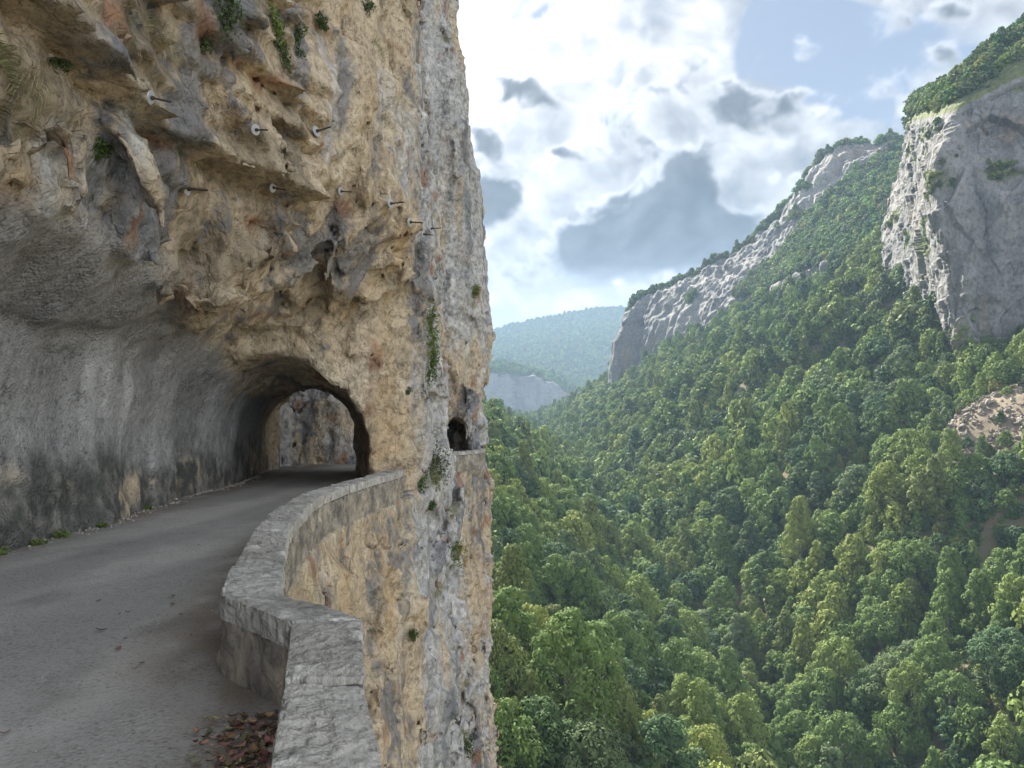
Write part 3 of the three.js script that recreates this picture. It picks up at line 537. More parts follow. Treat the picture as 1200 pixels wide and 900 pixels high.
const cliffTint = (x, y, z, s) => {
  const a = fbm(x * 0.02 * s, y * 0.012 * s, z * 0.02 * s, 4), st = n3(x * 0.09 * s, y * 0.012 * s, z * 0.09 * s) + 0.6 * n3(x * 0.24 * s, y * 0.03 * s, z * 0.24 * s), f = fbm(x * 0.2 * s, y * 0.16 * s, z * 0.2 * s, 3);
  let c = mix3([0.175, 0.175, 0.174], [0.115, 0.12, 0.127], sm(-0.25, 0.3, a + 0.5 * st + 0.25 * f));
  c = mix3(c, [0.215, 0.172, 0.125], 0.8 * sm(0.1, 0.4, fbm(x * 0.015 * s + 40, y * 0.02 * s, z * 0.015 * s, 3) + 0.3 * st));
  c = mix3(c, [0.24, 0.238, 0.23], 0.7 * sm(0.1, 0.45, -a + 0.3 * f - 0.2 * st));
  return mix3(c, [0.06, 0.064, 0.07], 0.8 * sm(0.26, 0.5, 0.7 * f + 0.45 * st));
};
const GREEN = [0.045, 0.075, 0.02], scrub = [0.10, 0.12, 0.04];
const perches = { right: [], ridge: [], far: [] };              // where trees stand on these walls
{ // the tall wall on the right
  const rows = [
    [[1030, 340, 500], [1058, 352, 440], [1092, 375, 380], [1112, 420, 328], [1150, 425, 318], [1200, 420, 310], [1320, 415, 292]],
    [[1036, 305, 480], [1062, 318, 430], [1094, 345, 375], [1111, 390, 324], [1150, 388, 315], [1200, 382, 308], [1320, 380, 290]],
    [[1042, 262, 482], [1066, 270, 430], [1096, 290, 368], [1107, 330, 320], [1150, 320, 313], [1200, 310, 308], [1320, 300, 290]],
    [[1054, 215, 484], [1074, 220, 428], [1094, 240, 364], [1104, 260, 320], [1150, 250, 315], [1200, 230, 310], [1320, 200, 293]],
    [[1074, 150, 486], [1078, 170, 424], [1093, 190, 366], [1110, 175, 328], [1152, 165, 322], [1200, 140, 318], [1320, 100, 300]],
    [[1074, 128, 490], [1080, 132, 428], [1098, 125, 378], [1122, 122, 340], [1152, 105, 332], [1200, 78, 328], [1320, 40, 310]],
    [[1080, 112, 500], [1090, 108, 440], [1108, 100, 395], [1132, 82, 362], [1158, 56, 356], [1200, 28, 352], [1320, -20, 340]],
    [[1095, 118, 600], [1110, 112, 540], [1130, 104, 500], [1155, 90, 460], [1185, 64, 450], [1230, 36, 450], [1350, -10, 440]]];
  const sh = netSheet(rows, 330, 340, (x, y, z, u, v) => {
    const k = v > 4.8 ? 0.4 : 1;
    return k * ((1 - 0.5 * sm(3.4, 2.4, u)) * (7 * fbm(x * 0.018, y * 0.012, z * 0.018, 2) + 4.5 * fbm(x * 0.06, y * 0.02, z * 0.06, 3) + 3.4 * facet(x * 0.055, y * 0.028, z * 0.055)) + 0.9 * facet(x * 0.16, y * 0.06, z * 0.16) + 0.35 * facet(x * 0.42, y * 0.25, z * 0.42) + 1.4 * n3(x * 0.2, y * 0.025, z * 0.2) + 1.0 * fbm(x * 0.25, y * 0.2, z * 0.25, 3) + 1.2 * sm(0.7, 1, (y * 0.055 + 0.3 * n3(x * 0.02, 0, z * 0.02)) % 1)) ;
  }, (x, y, z, u, v) => { let c = cliffTint(x, y, z, 1); const gr = sm(0.12, 0.3, fbm(x * 0.03 + 5, y * 0.06, z * 0.03, 4) + 0.10 * sm(3.6, 5, v) + (v > 4.9 ? 0.6 : 0) - 0.06); return mix3(c, scrub, gr); });
  tag(mesh('rock_wall', sh.g, wallRock), 'tall grey limestone wall rising above the wooded slope', 'cliff', null, 'structure');
  const r = rng(31);
  for (let k = 0; k < sh.par.length / 2; k++) { const [x, y, z] = [sh.pos[k * 3], sh.pos[k * 3 + 1], sh.pos[k * 3 + 2]], v = sh.par[k * 2 + 1]; const on = v > 5.2 ? 0.03 : v > 0.9 ? 0.012 * sm(0.14, 0.3, fbm(x * 0.03 + 5, y * 0.06, z * 0.03, 4) + 0.10 * sm(3.6, 5, v) - 0.03) * 2 : 0; if (r() < on) perches.right.push([x, y, z, v > 5.2 ? 2.2 + r() * 2.4 : 0.9 + r() * 1.3]); }
}
{ // the ridge with its long cliff band
  const rows = [
    [[728, 470, 1020], [720, 470, 890], [745, 462, 862], [800, 425, 805], [850, 392, 765], [900, 368, 720], [960, 335, 625], [1050, 320, 525]],
    [[724, 440, 1010], [717, 448, 885], [745, 436, 860], [800, 404, 800], [850, 365, 762], [900, 345, 717], [960, 312, 622], [1050, 298, 522]],
    [[725, 424, 1010], [718, 428, 885], [747, 412, 864], [805, 384, 806], [855, 347, 774], [905, 316, 744], [965, 282, 690], [1065, 240, 610]],
    [[728, 402, 1010], [721, 402, 888], [749, 390, 868], [812, 358, 815], [862, 328, 792], [915, 288, 784], [962, 238, 770], [1080, 188, 710]],
    [[752, 360, 1010], [736, 366, 898], [765, 347, 884], [825, 322, 858], [878, 289, 838], [928, 240, 818], [978, 178, 800], [1085, 166, 765]],
    [[760, 352, 1020], [752, 350, 912], [776, 341, 895], [832, 316, 868], [884, 282, 850], [934, 232, 830], [988, 167, 812], [1090, 162, 790]],
    [[790, 375, 1200], [780, 372, 1080], [800, 362, 1050], [850, 340, 1020], [900, 305, 1000], [950, 260, 980], [1000, 200, 960], [1100, 190, 950]]];
  const wLo = lut([0, 3.6, 4.2, 5, 6, 7], [9, 9, 1.6, 1.15, 1.05, 1.0]), wHi = lut([0, 3.6, 4.2, 5, 6, 6.5, 7], [1, 1, 2.0, 2.45, 2.95, 3.6, 5.2]);
  const wooded = (u, v) => sm(-0.06, 0.1, v - wLo(u)) * sm(-0.06, 0.1, wHi(u) - v);
  const sh = netSheet(rows, 330, 210, (x, y, z, u, v) => 9 * fbm(x * 0.01, y * 0.004, z * 0.01, 2) + (6 * fbm(x * 0.05, y * 0.004, z * 0.05, 2) + 3.6 * n3(x * 0.13, y * 0.006, z * 0.13) + 2.2 * n3(x * 0.3, y * 0.012, z * 0.3) + 2.4 * facet(x * 0.06, y * 0.014, z * 0.06)) * (1 - wooded(u, v)) + 0.8 * fbm(x * 0.12, y * 0.1, z * 0.12, 2),
    (x, y, z, u, v) => { const c = cliffTint(x, y, z, 0.6); const w = wooded(u, v), gr = Math.max(w, v > 4.9 ? 1 : 0, sm(0.24, 0.36, fbm(x * 0.015, y * 0.03, z * 0.015, 4))); return mix3(c, GREEN, gr * 0.95); });
  tag(mesh('ridge', sh.g, wallRock), 'long wooded ridge with a pale limestone cliff band', 'ridge', null, 'structure');
  const r = rng(32);
  for (let k = 0; k < sh.par.length / 2; k++) { const x = sh.pos[k * 3], y = sh.pos[k * 3 + 1], z = sh.pos[k * 3 + 2], u = sh.par[k * 2], v = sh.par[k * 2 + 1]; const on = Math.max(wooded(u, v) * 0.22, v > 4.85 && v < 5.6 ? 0.10 : 0, 0.08 * sm(0.24, 0.34, fbm(x * 0.015, y * 0.03, z * 0.015, 4))); if (r() < on) perches.ridge.push([x, y, z, 3.6 + r() * 3.2]); }
}
{ // far cliffs and plateau closing the valley
  const rows = [
    [[420, 560, 1450], [560, 545, 1480], [610, 535, 1500], [650, 528, 1520], [700, 520, 1540], [760, 515, 1560], [900, 510, 1600]],
    [[420, 470, 1750], [560, 472, 1800], [600, 480, 1830], [640, 494, 1850], [672, 497, 1880], [720, 500, 1900], [900, 505, 1900]],
    [[420, 428, 1780], [560, 434, 1830], [600, 438, 1860], [640, 446, 1890], [676, 468, 1930], [720, 490, 1950], [900, 500, 1950]],
    [[420, 424, 1850], [560, 430, 1900], [600, 434, 1930], [640, 441, 1960], [676, 461, 2000], [720, 478, 2050], [900, 490, 2050]],
    [[420, 432, 2500], [560, 432, 2500], [600, 434, 2500], [640, 438, 2500], [676, 445, 2500], [720, 450, 2500], [900, 460, 2500]],
    [[420, 410, 3000], [560, 412, 3000], [600, 408, 3000], [640, 404, 3000], [690, 398, 3000], [745, 396, 3000], [900, 392, 3000]],
    [[420, 408, 3500], [560, 398, 3500], [610, 388, 3500], [650, 381, 3500], [700, 374, 3500], [745, 371, 3500], [900, 366, 3500]],
    [[420, 404, 3560], [560, 391, 3560], [610, 379, 3560], [650, 371, 3560], [700, 363, 3560], [745, 360, 3560], [900, 352, 3560]],
    [[420, 440, 4600], [560, 430, 4600], [610, 420, 4600], [650, 410, 4600], [700, 405, 4600], [745, 400, 4600], [900, 395, 4600]]];
  const sh = netSheet(rows, 360, 280, (x, y, z, u, v) => (v > 1 && v < 2.2 ? 1 : 0.5) * (22 * fbm(x * 0.006, y * 0.003, z * 0.004, 3) + 20 * fbm(x * 0.028, y * 0.006, z * 0.024, 3)) + 5 * fbm(x * 0.06, y * 0.06, z * 0.06, 2) + (v > 2.3 ? 26 * fbm(x * 0.004, 2, z * 0.003, 3) : 0),
    (x, y, z, u, v) => { const c = cliffTint(x, y, z, 0.35), f = fbm(x * 0.01, y * 0.01, z * 0.006, 4); let bare = sm(0.85, 1.1, v + 0.4 * f) * sm(2.25, 2.0, v + 0.3 * f); bare = Math.max(bare, 0.3 * sm(5.9, 6.15, v + f * 0.5) * sm(7.0, 6.7, v + f * 0.5) * sm(2.4, 3.6, u)); return mix3(mix3([0.034, 0.056, 0.022], [0.055, 0.080, 0.030], sm(-0.2, 0.3, f + 0.5 * fbm(x * 0.04, 1, z * 0.03, 3))), c, bare); });
  tag(mesh('mountain', sh.g, wallRock), 'hazy wooded mountain closing the valley above a pale cliff', 'mountain', null, 'structure');
  const r = rng(33);
  for (let k = 0; k < sh.par.length / 2; k++) { const v = sh.par[k * 2 + 1]; if (v < 7.2 && (v < 0.95 || v > 2.3) && r() < 0.30) perches.far.push([sh.pos[k * 3], sh.pos[k * 3 + 1], sh.pos[k * 3 + 2], (v < 2.3 ? 4.5 : 7) + r() * 4]); }
}
console.log('land', performance.now());
// ------------------------------------------------------------------ trees
const leafMats = [[0.102, 0.160, 0.046], [0.062, 0.108, 0.038], [0.145, 0.200, 0.054], [0.094, 0.135, 0.060], [0.172, 0.212, 0.055], [0.120, 0.152, 0.048], [0.062, 0.112, 0.050]].map((c, i) => {
  const m = new THREE.MeshPhysicalMaterial({ color: new THREE.Color().setRGB(...c), roughness: 0.85, transmission: 0.28, thickness: 0, ior: 1.3, side: THREE.DoubleSide, specularIntensity: 0.4 });
  m.name = 'leaves'; return m;
});
const barkMat = new THREE.MeshStandardMaterial({ color: new THREE.Color().setRGB(0.12, 0.10, 0.08), roughness: 0.95 }); barkMat.name = 'bark';
function crownGeo(seed, quads, leaf, shape) {             // unit crown: radius about 1, standing on y = 0
  const r = rng(seed), lobes = [], nl = shape.lobes;
  for (let i = 0; i < nl; i++) {
    const y = Math.pow((i + 0.5) / nl, 0.8), a = i * 2.4 + r() * 0.9, ring = shape.prof(y) * (0.3 + 0.62 * Math.sqrt(r()));
    lobes.push([Math.cos(a) * ring, y * shape.h, Math.sin(a) * ring, (0.17 + 0.15 * r()) * (shape.big || 1) * (0.75 + 0.35 * shape.prof(y))]);
  }
  const pos = [], nor = [], idx = [];
  let n = 0, tries = 0;
  while (n < quads && tries++ < quads * 12) {
    const L = lobes[Math.floor(r() * nl)], u = r() * 2 - 1, t = r() * 6.2832, s = Math.sqrt(1 - u * u), dx = s * Math.cos(t), dy = u, dz = s * Math.sin(t);
    if (dy < -0.4 && r() < 0.75) continue;
    const k = L[3] * (0.72 + 0.34 * r()), x = L[0] + dx * k, y = L[1] + dy * k * 0.8, z = L[2] + dz * k;
    let inside = false; for (const M of lobes) if (M !== L) { const q = ((x - M[0]) ** 2 + ((y - M[1]) / 0.8) ** 2 + (z - M[2]) ** 2); if (q < M[3] * M[3] * 0.55) { inside = true; break; } }
    if (inside) continue;
    const w = leaf * (0.6 + 0.8 * r()), l = w * (1.1 + 0.7 * r());
    let nx = dx + (r() - 0.5) * 1.1, ny = dy + 0.35 + (r() - 0.5) * 1.0, nz = dz + (r() - 0.5) * 1.1; const q = Math.hypot(nx, ny, nz); nx /= q; ny /= q; nz /= q;
    let ax = r() - 0.5, ay = r() - 0.8, az = r() - 0.5; const dt = ax * nx + ay * ny + az * nz; ax -= dt * nx; ay -= dt * ny; az -= dt * nz; const aq = Math.hypot(ax, ay, az) || 1; ax /= aq; ay /= aq; az /= aq;
    const bx = ny * az - nz * ay, by = nz * ax - nx * az, bz = nx * ay - ny * ax, b = pos.length / 3;
    pos.push(x - ax * l, y - ay * l, z - az * l, x + bx * w - ax * l * 0.1, y + by * w - ay * l * 0.1, z + bz * w - az * l * 0.1, x + ax * l, y + ay * l - 0.15 * w, z + az * l, x - bx * w + ax * l * 0.15, y - by * w + ay * l * 0.15, z - bz * w + az * l * 0.15);
    const mx = nx * 0.85 + dx * 0.35, my = ny * 0.85 + dy * 0.35, mz = nz * 0.85 + dz * 0.35, mq = Math.hypot(mx, my, mz) || 1;
    for (let e = 0; e < 4; e++) nor.push(mx / mq, my / mq, mz / mq);
    const gx = pos.slice(b * 3), e1 = [gx[3] - gx[0], gx[4] - gx[1], gx[5] - gx[2]], e2 = [gx[6] - gx[0], gx[7] - gx[1], gx[8] - gx[2]];
    const up = (e1[1] * e2[2] - e1[2] * e2[1]) * mx + (e1[2] * e2[0] - e1[0] * e2[2]) * my + (e1[0] * e2[1] - e1[1] * e2[0]) * mz;
    up > 0 ? idx.push(b, b + 1, b + 2, b, b + 2, b + 3) : idx.push(b, b + 2, b + 1, b, b + 3, b + 2); n++;
  }
  return geom(pos, idx, null, null, nor);
}
function limb(pts, sides = 6) {                            // tapered limb through [x, y, z, r]
  const pos = [], idx = [];
  pts.forEach((p, i) => { for (let k = 0; k < sides; k++) { const a = k / sides * 6.2832; pos.push(p[0] + Math.cos(a) * p[3], p[1], p[2] + Math.sin(a) * p[3]); } if (i) for (let k = 0; k < sides; k++) { const a = (i - 1) * sides + k, b = (i - 1) * sides + (k + 1) % sides; idx.push(a, a + sides, b, b, a + sides, b + sides); } });
  return geom(pos, idx);
}
const SHAPES = [
  { lobes: 40, h: 1.5, prof: y => Math.sin(Math.PI * (0.18 + 0.75 * y)) , big: 1.05 },
  { lobes: 44, h: 1.35, prof: y => Math.sin(Math.PI * (0.22 + 0.72 * y)) * 1.05 },
  { lobes: 42, h: 1.9, prof: y => Math.sin(Math.PI * (0.15 + 0.8 * y)) * 0.85 },
  { lobes: 52, h: 1.25, prof: y => Math.sin(Math.PI * (0.25 + 0.68 * y)) * 1.15, big: 0.9 },
  { lobes: 48, h: 2.1, prof: y => (1.02 - y) * 0.95 + 0.12, big: 0.85 },
  { lobes: 36, h: 1.45, prof: y => Math.sin(Math.PI * (0.2 + 0.74 * y)), big: 1.15 }];
const nearCrowns = SHAPES.map((s, i) => crownGeo(100 + i, 6500, 0.025, s)), fullCrowns = SHAPES.map((s, i) => crownGeo(100 + i, 2900, 0.038, s)), midCrowns = SHAPES.map((s, i) => crownGeo(200 + i, 1500, 0.052, s)), smallCrowns = SHAPES.map((s, i) => crownGeo(200 + i, 480, 0.098, s));
const trunkGeo = (() => { const a = [limb([[0, -0.6, 0, 0.07], [0.02, 0.1, 0.01, 0.055], [0.0, 0.7, 0.03, 0.04], [0.03, 1.3, 0, 0.012]])]; for (let k = 0; k < 5; k++) { const t = k * 1.26; a.push(limb([[0, 0.1 + 0.14 * k, 0, 0.03], [Math.cos(t) * 0.3, 0.35 + 0.16 * k, Math.sin(t) * 0.3, 0.02], [Math.cos(t) * 0.62, 0.55 + 0.17 * k, Math.sin(t) * 0.62, 0.007]], 5)); } return mergeGeometries(a); })();
const spots = [];
{
  const r = rng(9), step = 5.9;
  for (let d = 84; d < 1350; d += step) for (let x = -120; x < 430; x += step) {
    const q = d > 500 ? 1.25 : 1; if (q > 1 && r() < 0.28) continue;
    const xx = x + (r() - 0.5) * step * 0.95, dd = d + (r() - 0.5) * step * 0.95, y = groundY(xx, dd);
    const big = r(), R = (2.5 + 4.2 * big * big + 0.8 * r()) * mix(1.08, 1.05, sm(200, 600, dd)), s0 = r(), s1 = r(), s2 = r();
    const px = 600 + 900 * xx / dd, py = 495 - 900 * (y + R - EYE) / dd;
    if (px < 505 || px > 1330 || py > 1010) continue;
    if (scree(xx, dd) > 0.35 && s2 < 0.80) continue; if (ravine(xx, dd) > 0.45) continue;
    const dens = fbm(xx * 0.02, 6, dd * 0.02, 2); if (s2 < 0.04 - 0.2 * dens) continue;
    spots.push({ x: xx, y, z: -dd, R: scree(xx, dd) > 0.1 ? R * 0.5 : R, px, py, size: R / dd, s0, s1, turn: s2 * 6.28, tone: 0.5 * n3(xx * 0.018, 3, dd * 0.018) + 0.75 * (s1 - 0.5) });
  }
}
const inView = spots.filter(s => s.px > 572 && s.px < 1215 && s.py < 915).sort((a, b) => b.size - a.size);
const nearSet = new Set(inView.slice(0, 300));
const closeSize = inView[90].size;
const words = ['mid green rounded', 'dark green dense', 'pale yellow-green rounded', 'grey-green', 'bright yellow-green', 'olive green', 'deep blue-green'];
const pickMat = s => s.tone > 0.40 ? 4 : s.tone > 0.14 ? (s.s0 > 0.75 ? 5 : 2) : s.tone > -0.14 ? 0 : s.s0 > 0.7 ? 3 : s.s0 > 0.4 ? 6 : 1;
const protos = new Map();
for (const s of nearSet) {
  const v = Math.floor(s.s0 * 6) % 6, m = pickMat(s), close = s.size > closeSize, key = v * 10 + m + (close ? 100 : 0);
  let p = protos.get(key), o;
  if (!p) { p = new THREE.Group(); const c = new THREE.Mesh((close ? nearCrowns : fullCrowns)[v], leafMats[m]); const t = new THREE.Mesh(trunkGeo, barkMat); t.name = 'trunk'; c.name = 'crown'; p.add(t, c); protos.set(key, p); }
  o = p.clone();
  put(o, 'broadleaf_tree'); o.position.set(s.x, s.y + s.R * 0.35, s.z); o.rotation.y = s.turn; o.scale.set(s.R, s.R * (0.95 + 0.5 * s.s1), s.R);
  const side = s.x < thX(-s.z) ? 'on the gorge side below the road cliff' : 'on the slope under the tall grey rock wall';
  tag(o, `${words[m]} broadleaf tree ${side}`, 'tree', `${words[m]} trees ${side}`);
}
function forest(name, label, list, mats, g = smallCrowns) {                 // the trees beyond: one mass per crown shape
  const dummy = new THREE.Object3D(), col = new THREE.Color();
  const per = g.map(() => []); list.forEach(s => per[s.v].push(s));
  per.forEach((l, v) => {
    if (!l.length) return;
    const im = new THREE.InstancedMesh(g[v], mats, l.length);
    l.forEach((s, i) => { dummy.position.set(s.x, s.y, s.z); dummy.rotation.set(0, s.turn, 0); dummy.scale.set(s.R, s.R * s.k, s.R); dummy.updateMatrix(); im.setMatrixAt(i, dummy.matrix); im.setColorAt(i, col.setRGB(...s.c)); });
    put(im, name); tag(im, label, 'forest', null, 'stuff');
  });
}
const instLeaf = new THREE.MeshPhysicalMaterial({ color: 0xffffff, roughness: 0.85, transmission: 0.28, thickness: 0, ior: 1.3, side: THREE.DoubleSide, specularIntensity: 0.4 }); instLeaf.name = 'forest leaves';
const tones = leafMats.map(m => m.color.toArray());
const rest = spots.filter(s => !nearSet.has(s)).map(s => ({ x: s.x, y: s.y + s.R * 0.2, z: s.z, R: s.R, k: 0.95 + 0.5 * s.s1, turn: s.turn, v: Math.floor(s.s0 * 6) % 6, c: tones[pickMat(s)].map(c => c * (0.85 + 0.3 * s.s1)) }));
forest('forest', 'mass of broadleaf forest covering the gorge slopes', rest.filter(s => s.z <= -150 && s.z > -330), instLeaf, midCrowns);
forest('near_forest', 'crowns at the foot of the gorge side below the cliff', rest.filter(s => s.z > -150), instLeaf, nearCrowns);
forest('distant_forest', 'mass of broadleaf forest far along the gorge slopes', rest.filter(s => s.z <= -330), instLeaf);
{ // thicket between the trees
  const r = rng(19), low = [];
  for (let i = 0; i < 60000 && low.length < 15000; i++) { const d = 84 + 560 * r() ** 1.5, x = -60 + 400 * r(), y = groundY(x, d), px = 600 + 900 * x / d, py = 495 - 900 * (y - EYE) / d; if (px < 520 || px > 1300 || py > 1000 || ravine(x, d) > 0.4 || (scree(x, d) > 0.3 && r() < 0.93)) continue; const c = tones[Math.floor(r() * 5)]; low.push({ x, y: y - 0.4, z: -d, R: 1.1 + 1.5 * r(), k: 0.8 + 0.7 * r(), turn: r() * 6.28, v: Math.floor(r() * 6), c: c.map(q => q * (0.85 + 0.3 * r())) }); }
  forest('undergrowth', 'dense leafy undergrowth filling the gaps between the gorge trees', low, instLeaf);
}
const perched = (list, seed) => { const r = rng(seed); return list.map(([x, y, z, R]) => { const c = tones[Math.floor(r() * 4)]; return { x, y: y - R * 0.3, z, R, k: 0.75 + 0.4 * r(), turn: r() * 6.28, v: Math.floor(r() * 6), c: c.map(q => q * (0.8 + 0.4 * r())) }; }); };
forest('ridge_forest', 'forest on the slopes and rim of the cliffed ridge', perched(perches.ridge, 41), instLeaf);
forest('wall_scrub', 'bushes on the ledges and rim of the tall rock wall', perched(perches.right, 42), instLeaf);
forest('far_forest', 'hazy forest on the far mountain and plateau', perched(perches.far, 43), instLeaf);
console.log('trees', spots.length, nearSet.size, perches.ridge.length, perches.right.length, perches.far.length, performance.now());
// ------------------------------------------------------------------ small things on the cliff and the road
const steelMat = new THREE.MeshStandardMaterial({ color: new THREE.Color().setRGB(0.36, 0.365, 0.37), metalness: 0.3, roughness: 0.5 }); steelMat.name = 'galvanised steel';
const ironMat = new THREE.MeshStandardMaterial({ color: new THREE.Color().setRGB(0.06, 0.055, 0.05), metalness: 0.4, roughness: 0.7 }); ironMat.name = 'dark bolt steel';
const plateGeo = new THREE.CylinderGeometry(0.125, 0.135, 0.018, 24), rodGeo = new THREE.CylinderGeometry(0.02, 0.02, 0.46, 10), nutGeo = new THREE.CylinderGeometry(0.042, 0.042, 0.05, 6);
const anchors = [[170, 113, 'above the grey sprayed wall under hanging dry grass'], [296, 152, 'in a blue-grey streak of the cliff'], [367, 155, 'beside a rusty patch of rock'], [214, 221, 'on the brow above the sprayed concrete'], [316, 219, 'low on the brow over the road'], [396, 224, 'on the tan face near the overhang'], [454, 239, 'on the pale tan face above the tunnel'], [477, 260, 'near the grey edge of the promontory'], [493, 274, 'small one at the foot of the grey edge'], [502, 268, 'outermost on the grey face of the promontory']];
for (const [px, py, where] of anchors) {
  const h = hitRock(px, py); if (!h) continue;
  const g = new THREE.Group(), p = new THREE.Mesh(plateGeo, steelMat), r = new THREE.Mesh(rodGeo, ironMat), n = new THREE.Mesh(nutGeo, ironMat);
  p.name = 'plate'; r.name = 'rod'; n.name = 'nut'; p.position.y = 0.03; r.position.y = 0.2; n.position.y = 0.064; g.add(p, r, n);
  put(g, 'rock_anchor');
  const dir = h.n.clone().multiplyScalar(0.35).add(new THREE.Vector3(0.9, 0.03, 0.25)).normalize();
  g.scale.setScalar(0.6 + 0.2 * ((px * 7) % 10) / 10); g.position.copy(h.p).addScaledVector(dir, 0.05); g.quaternion.setFromUnitVectors(new THREE.Vector3(0, 1, 0), dir);
  tag(g, `steel rock anchor with round plate, ${where}`, 'rock anchor', 'rock anchors in the cliff');
}
const dryMat = new THREE.MeshPhysicalMaterial({ vertexColors: true, roughness: 0.9, transmission: 0.25, thickness: 0, side: THREE.DoubleSide }); dryMat.name = 'dry grass';
function grassGeo(seed, blades, len, width, hang, spread, tones) {      // local y leaves the rock, z is up along it
  const r = rng(seed), pos = [], idx = [], col = [];
  for (let i = 0; i < blades; i++) {
    const a = r() * 6.283, s = spread * Math.sqrt(r()), L = len * (0.5 + 0.6 * r()), lean = 0.3 + 0.7 * r(), w = width * (0.6 + 0.7 * r()), b0 = pos.length / 3, t = tones[Math.floor(r() * tones.length)], f = 0.75 + 0.5 * r();
    let x = Math.cos(a) * s, y = 0, z = Math.sin(a) * s, vx = Math.cos(a) * lean * 0.7, vy = 0.8, vz = Math.sin(a) * lean * 0.7 + (hang ? -0.1 : 0.5); const N = 5;
    for (let k = 0; k <= N; k++) {
      const ww = w * (1 - k / N * 0.9), q = Math.hypot(vx, vy, vz), px = -vz / (q + 1e-6), pz = vx / (q + 1e-6);
      pos.push(x - px * ww, y, z - pz * ww, x + px * ww, y, z + pz * ww); col.push(t[0] * f, t[1] * f, t[2] * f, t[0] * f, t[1] * f, t[2] * f);
      x += vx / q * L / N; y += vy / q * L / N; z += vz / q * L / N; vz -= hang * (0.35 + 0.25 * k); vy *= hang > 0.5 ? 0.8 : 0.95;
      if (k) idx.push(b0 + k * 2 - 2, b0 + k * 2 - 1, b0 + k * 2 + 1, b0 + k * 2 - 2, b0 + k * 2 + 1, b0 + k * 2);
    }
  }
  return geom(pos, idx, col);
}
function onRock(o, h, lift = 0) {             // y out of the rock, z as near up as it goes
  const y = h.n.clone(), up = new THREE.Vector3(0, 1, 0), x = new THREE.Vector3().crossVectors(y, up); if (x.lengthSq() < 0.02) x.set(1, 0, 0); x.normalize(); const z = new THREE.Vector3().crossVectors(x, y).normalize();
  o.matrixAutoUpdate = true; o.quaternion.setFromRotationMatrix(new THREE.Matrix4().makeBasis(x, y, z)); o.position.copy(h.p).addScaledVector(h.n, lift);
}
const STRAW = [[0.40, 0.35, 0.22], [0.32, 0.29, 0.16], [0.22, 0.23, 0.10]], GRASSY = [[0.13, 0.16, 0.05], [0.20, 0.20, 0.08], [0.30, 0.27, 0.13]];
const tufts = [
  [150, 22, 0.7, 1, STRAW, 'long straw-coloured grass hanging from the bedded ledges'], [176, 34, 0.6, 1, STRAW, 'thin dry grass trailing over the upper ledge'], [198, 50, 0.55, 1, STRAW, 'short dry grass hanging near the upper anchor'],
  [8, 78, 0.7, 1, GRASSY, 'thick green and straw grass spilling down the rock'], [28, 104, 0.6, 1, STRAW, 'pale dry grass hanging on the dark blocky rock'], [6, 130, 0.7, 1, GRASSY, 'ragged grass clump in a shaded crack'],
  [440, 60, 0.6, 0, GRASSY, 'spiky grass clump on the ledge above the tan face'], [474, 6, 0.7, 0.4, STRAW, 'dry grass in the notch at the cliff top'], [395, 52, 0.4, 0.3, STRAW, 'small grass tuft along the ledge crack'],
  [362, 690, 0.42, 0.1, [...STRAW, ...GRASSY], 'dry grass clump growing outside the parapet bend'], [348, 686, 0.3, 0.1, STRAW, 'small straw tuft against the outer parapet wall'], [505, 560, 0.6, 0.6, GRASSY, 'green grass clump at the foot of the promontory'],
  [555, 650, 0.5, 0.5, STRAW, 'dry tuft on the outer lower rock face'], [512, 690, 0.4, 0.6, GRASSY, 'green tuft in a lower rock groove'], [524, 40, 0.5, 0.1, STRAW, 'wispy grass on the grey skyline edge'], [540, 95, 0.45, 0.1, STRAW, 'fine grass sprouting from the upright edge'], [548, 150, 0.4, 0.2, STRAW, 'sparse grass midway on the upright edge'], [540, 860, 0.7, 0.5, GRASSY, 'olive grass low on the cliff foot'], [543, 800, 0.55, 0.5, STRAW, 'straw grass patch on the lower outer rock'], [528, 600, 0.6, 0.6, STRAW, 'brown dry grass below the far parapet'], [548, 575, 0.5, 0.6, STRAW, 'dry brown grass under the dark opening'], [560, 372, 0.5, 0.2, STRAW, 'thin grass at the widest bulge of the outer cliff'], [553, 355, 0.5, 0.6, GRASSY, 'faded grass patch on the bulging outer face']];
tufts.forEach(([px, py, L, hang, tones, label], i) => {
  const h = hitRock(px, py); if (!h) return; const o = mesh('grass_tuft', grassGeo(300 + i, Math.round(60 + 70 * L), L * 0.55, 0.005 + 0.003 * L, hang, 0.1 + 0.18 * L, tones), dryMat); onRock(o, h, -0.03); tag(o, label, 'grass', 'grass tufts on the cliff');
});
function shrubGeo(seed, n, R, leaf, hang) {
  const r = rng(seed), pos = [], idx = [];
  for (let i = 0; i < n; i++) {
    let u = r() * 2 - 1, a = r() * 6.283, s = Math.sqrt(1 - u * u), k = R * Math.cbrt(0.25 + 0.75 * r()) * (0.75 + 0.35 * Math.sin(a * 3 + u * 4));
    const x = s * Math.cos(a) * k, y = Math.abs(s * Math.sin(a)) * k * 0.75, z = u * k * (1 + hang) - hang * R * 0.8, b = pos.length / 3, w = leaf * (0.6 + 0.8 * r());
    const d = () => (r() - 0.5) * 2 * w;
    pos.push(x + d(), y + d(), z + d(), x + d(), y + d(), z + d(), x + d(), y + d(), z + d(), x + d(), y + d(), z + d()); idx.push(b, b + 1, b + 2, b, b + 2, b + 3);
  }
  return geom(pos, idx);
}
